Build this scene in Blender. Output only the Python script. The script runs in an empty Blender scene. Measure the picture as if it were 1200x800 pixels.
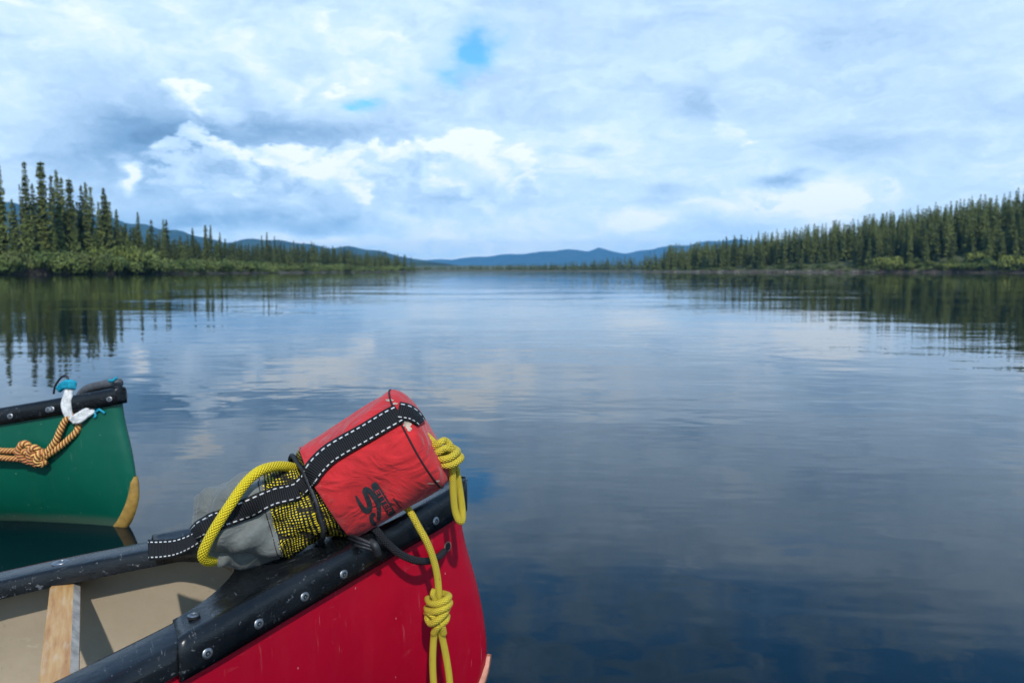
import bpy, bmesh, math, random
import numpy as np
from mathutils import Vector, Matrix
from mathutils.bvhtree import BVHTree

sc = bpy.context.scene
COL = sc.collection
R = math.radians
PI = math.pi
random.seed(7)

# ------------------------------------------------------------------ camera
H = 0.65                       # eye height above the water
F = 933.0                      # focal length in photo pixels (28 mm on 36 mm, 1200 px wide)
PITCH = math.atan(83 / F)
cam = bpy.data.cameras.new('camera')
cam_o = bpy.data.objects.new('camera', cam)
COL.objects.link(cam_o)
cam_o.location = (0, 0, H)
cam_o.rotation_euler = (PI / 2 - PITCH, 0, 0)
cam.sensor_width = 36
cam.lens = 28
cam.clip_start = 0.02
cam.clip_end = 40000
cam.dof.use_dof = True
cam.dof.focus_distance = 1.0
cam.dof.aperture_fstop = 10.0
sc.camera = cam_o

sc.view_settings.view_transform = 'Standard'
sc.view_settings.look = 'None'
sc.view_settings.gamma = 1
sc.view_settings.exposure = 0.3
sc.cycles.use_denoising = True
sc.cycles.max_bounces = 7
sc.cycles.diffuse_bounces = 3
sc.cycles.glossy_bounces = 3
sc.cycles.transparent_max_bounces = 6
sc.cycles.volume_bounces = 0
sc.cycles.caustics_reflective = False
sc.cycles.caustics_refractive = False
sc.cycles.sample_clamp_indirect = 6

# ------------------------------------------------------------------ node helpers
def px_dir(px, py):
    dx = (px - 600) / F
    dv = (400 - py) / F
    return Vector((dx, math.cos(PITCH) + dv * math.sin(PITCH), -math.sin(PITCH) + dv * math.cos(PITCH)))


def at(px, py, D):
    d = px_dir(px, py)
    return Vector((0, 0, H)) + d * (D / d.y)


class NT:
    def __init__(s, nt):
        s.nt = nt

    def n(s, t, **k):
        o = s.nt.nodes.new(t)
        for a, b in k.items():
            setattr(o, a, b)
        return o

    def put(s, sock, v):
        if isinstance(v, bpy.types.NodeSocket):
            s.nt.links.new(v, sock)
        elif v is not None:
            sock.default_value = v

    def m(s, op, a, b=None, c=None, clamp=False):
        o = s.n('ShaderNodeMath', operation=op, use_clamp=clamp)
        for i, v in enumerate((a, b, c)):
            if v is not None:
                s.put(o.inputs[i], v)
        return o.outputs[0]

    def add(s, a, b): return s.m('ADD', a, b)
    def sub(s, a, b): return s.m('SUBTRACT', a, b)
    def mul(s, a, b): return s.m('MULTIPLY', a, b)

    def step(s, v, a, b, lo=0.0, hi=1.0):
        o = s.n('ShaderNodeMapRange', interpolation_type='SMOOTHSTEP')
        for i, w in enumerate((v, a, b, lo, hi)):
            s.put(o.inputs[i], w)
        return o.outputs[0]

    def noise(s, vec, scale, detail=4, rough=.55, dist=0.0, out='Fac'):
        o = s.n('ShaderNodeTexNoise')
        s.put(o.inputs['Vector'], vec)
        o.inputs['Scale'].default_value = scale
        o.inputs['Detail'].default_value = detail
        o.inputs['Roughness'].default_value = rough
        o.inputs['Distortion'].default_value = dist
        return o.outputs[out]

    def map(s, vec, scale=(1, 1, 1), loc=(0, 0, 0), rot=(0, 0, 0)):
        o = s.n('ShaderNodeMapping')
        s.put(o.inputs['Vector'], vec)
        o.inputs['Scale'].default_value = scale
        o.inputs['Location'].default_value = loc
        o.inputs['Rotation'].default_value = rot
        return o.outputs[0]

    def ramp(s, fac, stops, interp='LINEAR'):
        o = s.n('ShaderNodeValToRGB')
        o.color_ramp.interpolation = interp
        e = o.color_ramp.elements
        while len(e) < len(stops):
            e.new(0.5)
        for q, (p, c) in zip(e, stops):
            q.position = p
            q.color = (*c, 1) if len(c) == 3 else c
        s.put(o.inputs[0], fac)
        return o.outputs[0]

    def mix(s, f, a, b, blend='MIX'):
        o = s.n('ShaderNodeMix', data_type='RGBA', blend_type=blend)
        s.put(o.inputs[0], f)
        for i, v in ((6, a), (7, b)):
            if isinstance(v, tuple) and len(v) == 3:
                v = (*v, 1)
            s.put(o.inputs[i], v)
        return o.outputs[2]

    def comb(s, x, y, z):
        o = s.n('ShaderNodeCombineXYZ')
        for i, v in enumerate((x, y, z)):
            s.put(o.inputs[i], v)
        return o.outputs[0]

    def sep(s, v):
        o = s.n('ShaderNodeSeparateXYZ')
        s.put(o.inputs[0], v)
        return o.outputs

    def bump(s, h, strength=1.0, dist=0.01, normal=None):
        o = s.n('ShaderNodeBump')
        s.put(o.inputs['Height'], h)
        o.inputs['Strength'].default_value = strength
        o.inputs['Distance'].default_value = dist
        if normal is not None:
            s.put(o.inputs['Normal'], normal)
        return o.outputs[0]


# ------------------------------------------------------------------ sun and sky
SUN_EL, SUN_AZ = R(43), R(170)          # azimuth clockwise from +Y: behind the camera, a little right
sun = bpy.data.lights.new('sun', 'SUN')
sun_o = bpy.data.objects.new('sun', sun)
COL.objects.link(sun_o)
sv = Vector((math.sin(SUN_AZ) * math.cos(SUN_EL), math.cos(SUN_AZ) * math.cos(SUN_EL), math.sin(SUN_EL)))
sun_o.rotation_euler = sv.to_track_quat('Z', 'Y').to_euler()
sun_o.location = (0, -5, 10)
sun.energy = 2.6
sun.angle = R(1.2)
sun.color = (1, .96, .9)

world = bpy.data.worlds.new('World')
sc.world = world
world.use_nodes = True
W = NT(world.node_tree)
world.node_tree.nodes.clear()
sky = W.n('ShaderNodeTexSky', sky_type='NISHITA', sun_disc=False, sun_elevation=SUN_EL, sun_rotation=SUN_AZ)
sky.air_density = 1.0
sky.dust_density = 0.3
sky.ozone_density = 2.0
tc = W.n('ShaderNodeTexCoord').outputs['Generated']
dx, dy, dz = W.sep(tc)
az = W.m('ARCTAN2', dx, dy)
el = W.m('ARCSINE', dz)
elp = W.m('MAXIMUM', el, 0.0)
flat = W.map(tc, scale=(1, 1, 2.4))
wn = W.n('ShaderNodeTexNoise')
W.put(wn.inputs['Vector'], flat)
wn.inputs['Scale'].default_value = 9
wn.inputs['Detail'].default_value = 6
wn.inputs['Roughness'].default_value = .6
wr, wg, wb = W.sep(wn.outputs['Color'])
azw = W.add(az, W.mul(W.sub(wr, .5), .10))
elw = W.add(el, W.mul(W.sub(wg, .5), .055))


pvec = W.comb(azw, elw, 0.0)


def blobs(l):
    """Sum of soft elliptical patches given as (photo x, photo y, half width, half height, amount)."""
    acc = 0.0
    for px, py, sx, sy, amp in l:
        a0 = math.atan((px - 600) / F)
        e0 = math.atan((317 - py) / F * math.cos(a0))
        v = W.n('ShaderNodeVectorMath', operation='MULTIPLY_ADD')
        W.put(v.inputs[0], pvec)
        v.inputs[1].default_value = (F / sx, F / sy, 0)
        v.inputs[2].default_value = (-a0 * F / sx, -e0 * F / sy, 0)
        d = W.n('ShaderNodeVectorMath', operation='DOT_PRODUCT')
        W.put(d.inputs[0], v.outputs[0])
        W.put(d.inputs[1], v.outputs[0])
        acc = W.m('MULTIPLY_ADD', W.m('POWER', .36788, d.outputs['Value']), amp, acc)
    return acc


def billow(vec, scale, det, rough):
    o = W.n('ShaderNodeTexNoise', noise_type='RIDGED_MULTIFRACTAL', normalize=True)
    W.put(o.inputs['Vector'], vec)
    o.inputs['Scale'].default_value = scale
    o.inputs['Detail'].default_value = det
    o.inputs['Roughness'].default_value = rough
    o.inputs['Lacunarity'].default_value = 2.1
    o.inputs['Offset'].default_value = 1.0
    o.inputs['Gain'].default_value = 1.6
    return W.m('SUBTRACT', 1.0, W.mul(o.outputs['Fac'], .40))


wv = W.n('ShaderNodeVectorMath', operation='MULTIPLY_ADD')      # small swirls for the cloud edges
W.put(wv.inputs[0], wn.outputs['Color'])
wv.inputs[1].default_value = (.10, .10, .10)
W.put(wv.inputs[2], tc)
swirl = wv.outputs[0]
fb = W.noise(W.map(swirl, scale=(1, 1, 2.0)), 6, 8, .62)           # broad cloud texture
fine = W.noise(W.map(swirl, scale=(1, 1, 1.5), loc=(3, 1, 0)), 24, 8, .66)
streak = W.noise(W.map(swirl, scale=(1, 1, 5.0), loc=(1, 5, 2), rot=(0, R(-4), 0)), 8, 8, .66)
# relief: compare the cloud density with the density a little higher up
pf = billow(W.map(swirl, scale=(1, 1, 1.35), loc=(3, 1, 0)), 6.5, 5, .58)
pf_up = billow(W.map(swirl, scale=(1, 1, 1.35), loc=(3.010, 1, .026)), 6.5, 5, .58)
relief = W.sub(pf, pf_up)
left = W.step(az, R(9), R(-5))
# brightness of the cloud deck
dark = [(190, 182, 105, 38, -.46), (320, 160, 130, 20, -.34), (110, 130, 60, 50, -.10), (60, 250, 120, 30, -.10), (40, 200, 60, 30, .06),
        (290, 264, 130, 15, -.40), (400, 268, 50, 9, -.22), (450, 240, 60, 14, -.08), (560, 120, 70, 40, -.10), (600, 235, 50, 12, -.10), (460, 165, 60, 12, -.16),
        (230, 100, 70, 24, -.16), (810, 122, 42, 15, -.24), (780, 228, 36, 9, -.28), (925, 216, 30, 8, -.50), (990, 178, 60, 15, -.20),
        (700, 182, 22, 7, -.24), (1120, 150, 120, 30, -.08), (700, 215, 40, 12, -.05), (610, 60, 60, 50, -.06), (900, 40, 250, 40, -.06),
        (640, -60, 300, 80, -.12), (200, -110, 320, 60, -.22), (1000, -120, 300, 50, -.22), (700, -190, 500, 50, -.20),
        (120, 50, 220, 70, .05), (420, 70, 150, 45, .10), (820, 200, 330, 45, .05), (1050, 90, 200, 60, -.05), (700, 110, 200, 50, -.03),
        (158, 206, 9, 12, .9), (970, 232, 30, 20, .42), (880, 240, 90, 14, .20), (750, 256, 26, 9, .36), (500, 272, 140, 16, .14), (640, 285, 300, 22, .04), (370, 283, 60, 6, .25)]
B = blobs(dark)
B = W.add(B, .765)
B = W.add(B, W.mul(W.sub(fb, .5), .42))
B = W.add(B, W.mul(W.sub(streak, .5), W.sub(.62, W.mul(left, .22))))
B = W.add(B, W.mul(W.sub(fine, .5), .16))
B = W.add(B, W.mul(relief, W.add(.08, W.mul(left, .24))))
# cumulus banks, lit from the front, grey below
cum = blobs([(290, 216, 84, 34, .95), (370, 200, 56, 36, .8), (450, 200, 70, 38, .9), (530, 212, 80, 38, .8), (245, 212, 28, 18, .4),
                                (300, 118, 50, 22, .08), (150, 100, 100, 40, .06), (395, 85, 60, 40, .36), (640, 215, 60, 28, .45), (960, 228, 60, 20, .5), (870, 245, 70, 14, .35), (750, 255, 40, 12, .5)])
cum = W.add(cum, W.mul(W.sub(pf, .56), 1.7))
cum = W.add(cum, W.mul(W.sub(fine, .5), .45))
cmask = W.step(cum, .36, .64)
lo_e = W.step(elw, math.atan(28 / F), math.atan(92 / F))
cb = W.add(W.add(.60, W.mul(lo_e, .25)), W.add(W.mul(relief, 1.0), W.add(W.mul(W.sub(fb, .5), .30), W.mul(W.sub(fine, .5), .22))))
B = W.add(B, W.mul(W.mul(W.sub(cb, B), cmask), .85))
# darker undersides overhead
hi = W.step(el, R(18.5), R(30))
B = W.sub(B, W.mul(hi, .20))
cloud = W.ramp(B, [(0.0, (.10, .20, .36)), (.30, (.21, .365, .58)), (.55, (.40, .575, .80)), (.78, (.58, .76, .97)), (1.0, (.86, .92, .97))])
cloud = W.mix(W.mul(hi, .7), cloud, W.mix(1.0, cloud, (1.0, .97, .93), 'MULTIPLY'))
cloud = W.mix(W.m('POWER', W.m('MINIMUM', 1.0, W.m('DIVIDE', .040, W.m('MAXIMUM', el, .02))), 1.5), cloud, W.mix(1.0, cloud, (1.46, 1.46, 1.36), 'MULTIPLY'))
hole = blobs([(556, 66, 34, 22, 1.15), (525, 95, 24, 13, .6), (440, 128, 18, 9, 1.0), (572, 40, 36, 14, .30), (480, 112, 30, 8, .35), (630, 12, 70, 12, .28), (980, -4, 90, 16, .45), (100, 102, 12, 10, .35)])
gap = W.mul(W.step(W.add(fb, W.mul(W.sub(fine, .5), .15)), .40, .56), W.step(el, R(18.5), R(24)))
hole = W.m('MAXIMUM', W.mul(W.step(W.add(hole, W.add(W.mul(W.sub(fine, .5), .7), W.mul(W.sub(streak, .5), .9))), .08, 1.10), .95), W.mul(gap, .9))
bg_sky = W.n('ShaderNodeBackground')
skyc = W.mix(1.0, sky.outputs[0], (.42, 1.0, 1.35), 'MULTIPLY')
W.put(bg_sky.inputs[0], skyc)
bg_sky.inputs[1].default_value = 0.13
bg_cl = W.n('ShaderNodeBackground')
W.put(bg_cl.inputs[0], cloud)
bg_cl.inputs[1].default_value = 1.0
mx = W.n('ShaderNodeMixShader')
W.put(mx.inputs[0], hole)
W.put(mx.inputs[1], bg_cl.outputs[0])
W.put(mx.inputs[2], bg_sky.outputs[0])
wo = W.n('ShaderNodeOutputWorld')
W.put(wo.inputs[0], mx.outputs[0])
world.cycles.sampling_method = 'MANUAL'
world.cycles.sample_map_resolution = 1024

# ------------------------------------------------------------------ materials
def mat(name):
    m = bpy.data.materials.new(name)
    m.use_nodes = True
    t = NT(m.node_tree)
    b = m.node_tree.nodes['Principled BSDF']
    return m, t, b


def simple(name, col, rough=.5, metal=0.0, spec=.5, var=0.0, scale=40, bump=0.0, bscale=200):
    m, t, b = mat(name)
    obj = t.n('ShaderNodeTexCoord').outputs['Object']
    if var:
        n = t.noise(obj, scale, 5, .6)
        c = t.mix(t.step(n, .3, .7), tuple(x * (1 - var) for x in col), tuple(min(1, x * (1 + var)) for x in col))
        t.put(b.inputs['Base Color'], c)
    else:
        b.inputs['Base Color'].default_value = (*col, 1)
    b.inputs['Roughness'].default_value = rough
    b.inputs['Metallic'].default_value = metal
    b.inputs['Specular IOR Level'].default_value = spec
    if bump:
        t.put(b.inputs['Normal'], t.bump(t.noise(obj, bscale, 4), .6, bump))
    return m


def make_water():
    m, t, b = mat('water')
    pos = t.n('ShaderNodeNewGeometry').outputs['Position']
    b.inputs['Base Color'].default_value = (.0012, .0075, .0120, 1)
    b.inputs['Roughness'].default_value = 0.0
    b.inputs['IOR'].default_value = 1.33
    b.inputs['Specular Tint'].default_value = (.58, .85, 1.0, 1)
    w1 = t.noise(t.map(pos, scale=(.55, 1.0, 1), rot=(0, 0, R(-8))), 1.3, 2, .45)
    w2 = t.noise(t.map(pos, scale=(.5, 1.0, 1), rot=(0, 0, R(14)), loc=(7, 3, 0)), .33, 2, .4)
    w3 = t.noise(t.map(pos, scale=(.6, 1.0, 1), rot=(0, 0, R(4)), loc=(2, 9, 0)), 5.5, 2, .5)
    w4 = t.noise(t.map(pos, scale=(.45, 1.0, 1), rot=(0, 0, R(-20)), loc=(5, 1, 0)), 3.0, 2, .5, .6)
    calm = t.step(t.noise(t.map(pos, scale=(.5, 1, 1)), .22, 2), .42, .62)
    rip = t.add(t.add(t.mul(w1, .0070), t.mul(w3, .0025)), t.mul(w4, .0036))
    rip = t.mul(rip, t.add(.45, t.mul(calm, .75)))
    h = t.add(rip, t.mul(w2, .016))
    t.put(b.inputs['Normal'], t.bump(h, 1.0, 1.0))
    return m


def make_paint(name, col, patch):
    m, t, b = mat(name)
    obj = t.n('ShaderNodeTexCoord').outputs['Object']
    n = t.noise(obj, 3.5, 5, .6)
    c = t.mix(t.step(n, .3, .75), tuple(x * .86 for x in col), tuple(x * 1.1 for x in col))
    # long thin scratches and small nicks, rubbed to a paler colour
    s1 = t.noise(t.map(obj, scale=(60, 60, 5), rot=(0, R(25), R(10))), 3.0, 3, .7)
    s2 = t.noise(t.map(obj, scale=(7, 7, 80), rot=(0, R(20), 0), loc=(3, 1, 4)), 1.6, 3, .7)
    gate = t.step(t.noise(obj, 9, 3), .44, .58)
    s = t.mul(t.m('MAXIMUM', t.step(s1, .645, .70), t.step(s2, .66, .72)), gate)

    def specks(scale, r, g0):
        v = t.n('ShaderNodeTexVoronoi')
        t.put(v.inputs['Vector'], t.map(obj, scale=(1, 1, .55), loc=(scale, 0, 0)))
        v.inputs['Scale'].default_value = scale
        pick = t.step(t.sep(v.outputs['Color'])[0], g0, g0 + .02)
        return t.mul(t.m('LESS_THAN', v.outputs['Distance'], r), pick)
    nick = t.m('MAXIMUM', specks(55, .075, .86), specks(120, .10, .90))
    scuff = t.mul(t.step(t.noise(t.map(obj, scale=(1, 1, 2.5), rot=(0, R(30), 0)), 38, 5, .75), .60, .74), t.step(t.noise(obj, 5, 3), .50, .62))
    drip = t.mul(t.step(t.noise(t.map(obj, scale=(1, 1, .12)), 40, 3, .6), .50, .72), .012)
    f = t.m('MAXIMUM', t.m('MAXIMUM', t.mul(s, .38), t.mul(nick, .8)), t.m('MAXIMUM', t.mul(scuff, .34), drip))
    c = t.mix(f, c, patch)
    pz = t.sep(obj)[2]
    c = t.mix(t.mul(t.step(t.add(pz, t.mul(n, .03)), .045, .02), .35), c, (.16, .15, .11))
    t.put(b.inputs['Base Color'], c)
    t.put(b.inputs['Roughness'], t.add(t.add(.26, t.mul(n, .22)), t.mul(f, .5)))
    b.inputs['Specular IOR Level'].default_value = .35
    t.put(b.inputs['Normal'], t.bump(t.noise(obj, 6, 3), .35, .01))
    return m


def make_vinyl():
    m, t, b = mat('black_vinyl')
    obj = t.n('ShaderNodeTexCoord').outputs['Object']
    n = t.noise(obj, 14, 6, .65)
    s1 = t.noise(t.map(obj, scale=(9, 120, 60), rot=(0, 0, R(30))), 2.0, 3, .7)
    s2 = t.noise(t.map(obj, scale=(110, 10, 60), rot=(0, 0, R(-20)), loc=(4, 4, 4)), 2.0, 3, .7)
    sp = t.noise(obj, 170, 3, .6)
    sc_ = t.m('MAXIMUM', t.step(s1, .61, .70), t.step(s2, .63, .72))
    sc_ = t.mul(sc_, t.step(n, .42, .58))
    f = t.m('MAXIMUM', t.mul(sc_, .5), t.mul(t.step(sp, .66, .76), .4))
    base = t.mix(t.step(n, .3, .7), (.003, .004, .005), (.010, .012, .014))
    t.put(b.inputs['Base Color'], t.mix(f, base, (.20, .21, .22)))
    t.put(b.inputs['Roughness'], t.add(.14, t.mul(n, .26)))
    b.inputs['Specular IOR Level'].default_value = .42
    hgt = t.add(t.mul(t.noise(obj, 45, 4), .5), t.mul(f, -.4))
    t.put(b.inputs['Normal'], t.bump(hgt, .5, .004))
    return m


def make_wood():
    m, t, b = mat('ash_wood')
    obj = t.n('ShaderNodeTexCoord').outputs['Object']
    g = t.noise(t.map(obj, scale=(60, 5, 60)), 2.5, 6, .65)
    c = t.ramp(g, [(.3, (.40, .17, .045)), (.5, (.55, .29, .095)), (.7, (.64, .40, .17))])
    worn = t.step(t.noise(t.map(obj, scale=(30, 6, 30), loc=(1, 1, 1)), 4, 4), .52, .66)
    c = t.mix(t.mul(worn, .25), c, (.66, .56, .44))
    t.put(b.inputs['Base Color'], c)
    b.inputs['Roughness'].default_value = .45
    t.put(b.inputs['Normal'], t.bump(g, .3, .001))
    return m


def make_fabric(name, col, weave=900, dirt=(.33, .24, .19), dirt_amt=.6, rough=.85, crease=.004):
    m, t, b = mat(name)
    obj = t.n('ShaderNodeTexCoord').outputs['Object']
    n = t.noise(obj, 22, 5, .6)
    c = t.mix(t.step(n, .25, .75), tuple(x * .80 for x in col), tuple(min(1, x * 1.12) for x in col))
    d = t.mul(t.step(t.noise(t.map(obj, loc=(.3, .1, .2)), 13, 6, .7), .56, .74), t.add(.35, t.step(t.noise(obj, 90, 4), .4, .7)))
    c = t.mix(t.mul(d, dirt_amt), c, dirt)
    t.put(b.inputs['Base Color'], c)
    b.inputs['Roughness'].default_value = rough
    b.inputs['Specular IOR Level'].default_value = .25
    b.inputs['Sheen Weight'].default_value = .15
    w = t.noise(obj, weave, 2, .5)
    wr_ = t.m('ABSOLUTE', t.sub(t.noise(t.map(obj, scale=(1, 1, 1.6), rot=(0, R(30), 0)), 16, 3, .5, 1.2), .5))
    hgt = t.add(t.add(t.mul(w, .13), t.mul(t.noise(obj, 34, 4, .6), .5)), t.mul(t.step(wr_, .0, .22), .6))
    t.put(b.inputs['Normal'], t.bump(hgt, .7, crease))
    return m


def uvxy(t):
    uv = t.n('ShaderNodeUVMap').outputs[0]
    q = t.sep(uv)
    return q[0], q[1]


def make_mesh_cloth():
    m, t, b = mat('black_net')
    obj = t.n('ShaderNodeTexCoord').outputs['Object']
    u, v = uvxy(t)
    warp = t.noise(obj, 35, 3)
    u = t.add(u, t.mul(t.sub(warp, .5), .010))
    v = t.add(v, t.mul(t.sub(t.noise(t.map(obj, loc=(1, 2, 3)), 35, 3), .5), .010))
    k = 2 * PI / .0034
    a = t.m('SINE', t.mul(u, k))
    c = t.m('SINE', t.mul(v, k))
    hole = t.mul(t.step(a, -.25, .25), t.step(c, -.25, .25))
    # coils of rope packed behind the net
    coil = t.noise(t.map(obj, scale=(1, 1, 2.2), rot=(R(20), R(35), R(10))), 34, 2, .5, .8)
    packed = t.step(coil, .36, .50)
    yel = t.mix(packed, (.05, .04, .012), (.88, .68, .03))
    c = t.mix(t.mul(hole, .96), (.010, .010, .011), yel)
    t.put(b.inputs['Base Color'], c)
    b.inputs['Roughness'].default_value = .7
    b.inputs['Specular IOR Level'].default_value = .2
    hgt = t.add(t.mul(hole, -.12), t.mul(coil, 1.6))
    t.put(b.inputs['Normal'], t.bump(hgt, .8, .005))
    return m


def make_webbing():
    # u runs along the strap in metres, v across it from 0 to 1
    m, t, b = mat('black_webbing')
    u, v = uvxy(t)
    obj = t.n('ShaderNodeTexCoord').outputs['Object']
    rib = t.m('SINE', t.mul(u, 2 * PI / .0026))
    e = t.m('ABSOLUTE', t.sub(v, .5))
    band = t.mul(t.step(e, .335, .35), t.step(e, .415, .40))
    fr = t.m('FRACT', t.mul(u, 1 / .0078))
    dash = t.mul(t.step(fr, .14, .26), t.step(fr, .84, .72))
    worn = t.step(t.noise(obj, 60, 3), .30, .36)
    st = t.mul(t.mul(band, dash), worn)
    base = t.mix(t.step(rib, -.6, .8), (.004, .004, .005), (.020, .021, .023))
    t.put(b.inputs['Base Color'], t.mix(t.mul(st, t.add(.6, t.mul(t.noise(obj, 250, 2), .6))), base, (.72, .72, .70)))
    b.inputs['Roughness'].default_value = .75
    b.inputs['Specular IOR Level'].default_value = .25
    inner = t.step(e, .33, .29)
    t.put(b.inputs['Normal'], t.bump(t.add(t.mul(t.mul(rib, inner), .4), t.mul(st, 1.2)), .8, .0012))
    return m


def make_rope(name, c1, c2, pitch, n, fleck=(.10, .09, .03), fl=.45):
    m, t, b = mat(name)
    u, v = uvxy(t)
    obj = t.n('ShaderNodeTexCoord').outputs['Object']
    k = t.mul(u, 2 * PI / pitch)
    p = t.mul(v, 2 * PI * n)
    br = t.mul(t.m('SINE', t.add(k, p)), t.m('SINE', t.sub(k, p)))
    h = t.m('ABSOLUTE', br)
    c = t.mix(t.step(h, .02, .45), c2, c1)
    f = t.mul(t.step(t.noise(obj, 420, 2), .60, .70), t.step(t.noise(obj, 60, 3), .45, .62))
    c = t.mix(t.mul(f, fl), c, fleck)
    t.put(b.inputs['Base Color'], c)
    b.inputs['Roughness'].default_value = .55
    b.inputs['Specular IOR Level'].default_value = .3
    t.put(b.inputs['Normal'], t.bump(h, 1.0, .0016))
    return m


def make_twist_rope():
    m, t, b = mat('orange_laid_rope')
    u, v = uvxy(t)
    ph = t.add(t.mul(u, 1 / .026), v)
    fr = t.m('FRACT', t.mul(ph, 3.0))
    h = t.m('SINE', t.mul(fr, PI))
    yel = t.step(t.m('ABSOLUTE', t.sub(fr, .35)), .30, .22)
    c = t.mix(yel, (.42, .07, .03), (.82, .46, .12))
    obj = t.n('ShaderNodeTexCoord').outputs['Object']
    c = t.mix(t.mul(t.noise(obj, 300, 3), .35), c, (.62, .36, .14))
    t.put(b.inputs['Base Color'], c)
    b.inputs['Roughness'].default_value = .6
    t.put(b.inputs['Normal'], t.bump(h, 1.0, .004))
    return m


def make_leaf(name, lo, hi_, scale=1.2, warm=None, trans=.15):
    m, t, b = mat(name)
    oi = t.n('ShaderNodeObjectInfo')
    rnd = oi.outputs['Random']
    pos = t.n('ShaderNodeNewGeometry')
    n = t.noise(pos.outputs['Position'], scale, 3, .6)
    isl = pos.outputs['Random Per Island']
    f = t.add(t.add(t.mul(n, .75), t.mul(isl, .45)), t.mul(t.sub(rnd, .5), .55))
    f = t.sub(f, .1)
    c = t.mix(t.step(f, .1, .9), lo, hi_)
    if warm:
        c = t.mix(t.step(t.noise(pos.outputs['Position'], .12, 2), .5, .7), c, warm)
    t.put(b.inputs['Base Color'], c)
    b.inputs['Roughness'].default_value = .65
    b.inputs['Specular IOR Level'].default_value = .2
    b.inputs['Transmission Weight'].default_value = 0
    return m


def make_lining():
    m, t, b = mat('tan_lining')
    obj = t.n('ShaderNodeTexCoord').outputs['Object']
    n = t.noise(obj, 7, 6, .65)
    c = t.mix(t.step(n, .3, .7), (.37, .30, .205), (.43, .35, .245))
    grit = t.mul(t.step(t.noise(obj, 150, 3, .7), .62, .72), t.step(t.noise(obj, 11, 3), .45, .62))
    c = t.mix(t.mul(grit, .55), c, (.16, .12, .08))
    rub = t.mul(t.step(t.noise(t.map(obj, scale=(4, 30, 30)), 3, 4, .7), .60, .70), t.step(t.noise(obj, 6, 2), .48, .6))
    c = t.mix(t.mul(rub, .35), c, (.60, .54, .44))
    t.put(b.inputs['Base Color'], c)
    t.put(b.inputs['Roughness'], t.add(.38, t.mul(n, .25)))
    t.put(b.inputs['Normal'], t.bump(t.noise(obj, 30, 4), .6, .002))
    return m


M = dict(
    water=make_water(),
    red=make_paint('red_hull_paint', (.42, .0015, .019), (.60, .20, .21)),
    green=make_paint('green_hull_paint', (.002, .105, .062), (.20, .36, .28)),
    tan=make_lining(),
    vinyl=make_vinyl(),
    wood=make_wood(),
    bevel=simple('pale_wood_edge', (.50, .45, .38), .6, var=.3, scale=60),  # one bevel of each thwart, paler than the rest of the wood
    steel=simple('steel', (.30, .305, .31), .42, metal=1.0, var=.15, scale=300),
    dark=simple('recess_shade', (.01, .01, .012), .6),  # near-black colour painting the shade inside the rivet sockets and rope hole
    ochre=simple('ochre_skid_plate', (.42, .25, .055), .6, var=.22, scale=25, bump=.004, bscale=60),
    salmon=simple('salmon_skid_plate', (.62, .27, .18), .6, var=.18, scale=25, bump=.004, bscale=60),
    bagred=make_fabric('red_bag_cloth', (.58, .024, .028), dirt=(.33, .17, .14), dirt_amt=.65, crease=.005),
    baggray=make_fabric('gray_bag_cloth', (.155, .165, .150), dirt=(.24, .23, .2), dirt_amt=.25, rough=.6, crease=.004),
    thread=simple('dark_thread', (.03, .008, .01), .8),
    print=simple('black_print', (.022, .030, .034), .75, var=.4, scale=240),
    redprint=simple('red_print', (.52, .030, .04), .8, var=.2, scale=200),
    mud=simple('dried_mud', (.46, .36, .28), .9, var=.3, scale=120),
    net=make_mesh_cloth(),
    web=make_webbing(),
    cord=make_rope('black_cord', (.030, .032, .036), (.008, .008, .010), .006, 4, (.1, .1, .1), .2),
    shock=simple('black_shock_cord', (.014, .015, .018), .5, bump=.0015, bscale=500),
    rope=make_rope('yellow_rope', (.88, .70, .07), (.58, .40, .025), .0065, 4, (.12, .10, .04), .7),
    rope_smooth=make_rope('yellow_cover_rope', (.90, .72, .03), (.76, .54, .015), .0085, 5, (.4, .3, .02), .2),
    orange=make_twist_rope(),
    white=simple('white_fibres', (.66, .66, .64), .75, var=.25, scale=120, bump=.004, bscale=90),
    teal=simple('teal_twine', (.0, .28, .40), .6, var=.3, scale=150, bump=.003, bscale=200),
    spruce=make_leaf('spruce_needles', (.044, .058, .018), (.175, .200, .052), .5),
    spruce_far=make_leaf('forest_needles', (.046, .062, .019), (.155, .182, .050), .25),
    young=make_leaf('young_spruce_needles', (.06, .085, .022), (.15, .18, .045), .6),
    grayspruce=make_leaf('dead_spruce_twigs', (.045, .045, .040), (.11, .105, .09), .7),
    bush=make_leaf('willow_leaves', (.050, .080, .018), (.165, .205, .055), .35, warm=(.10, .115, .030)),
    brightbush=make_leaf('bright_willow_leaves', (.075, .10, .018), (.19, .21, .045), .5),
    bark=simple('bark', (.085, .070, .055), .9, var=.4, scale=3),
    driftwood=simple('bleached_wood', (.36, .32, .27), .9, var=.3, scale=2),
    twig=simple('bare_twigs', (.165, .135, .11), .9, var=.35, scale=1.5),
)

# ------------------------------------------------------------------ mesh helpers
MW = {}                              # world matrices of the Empties


def props(o, label=None, cat=None, group=None, kind=None):
    for k, v in (('label', label), ('category', cat), ('group', group), ('kind', kind)):
        if v:
            o[k] = v
    return o


def empty(name, loc, rz=0, label=None, cat=None, group=None):
    o = bpy.data.objects.new(name, None)
    COL.objects.link(o)
    o.location = loc
    o.rotation_euler = (0, 0, rz)
    o.empty_display_size = .1
    MW[o] = Matrix.Translation(loc) @ Matrix.Rotation(rz, 4, 'Z')
    return props(o, label, cat, group)


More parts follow.
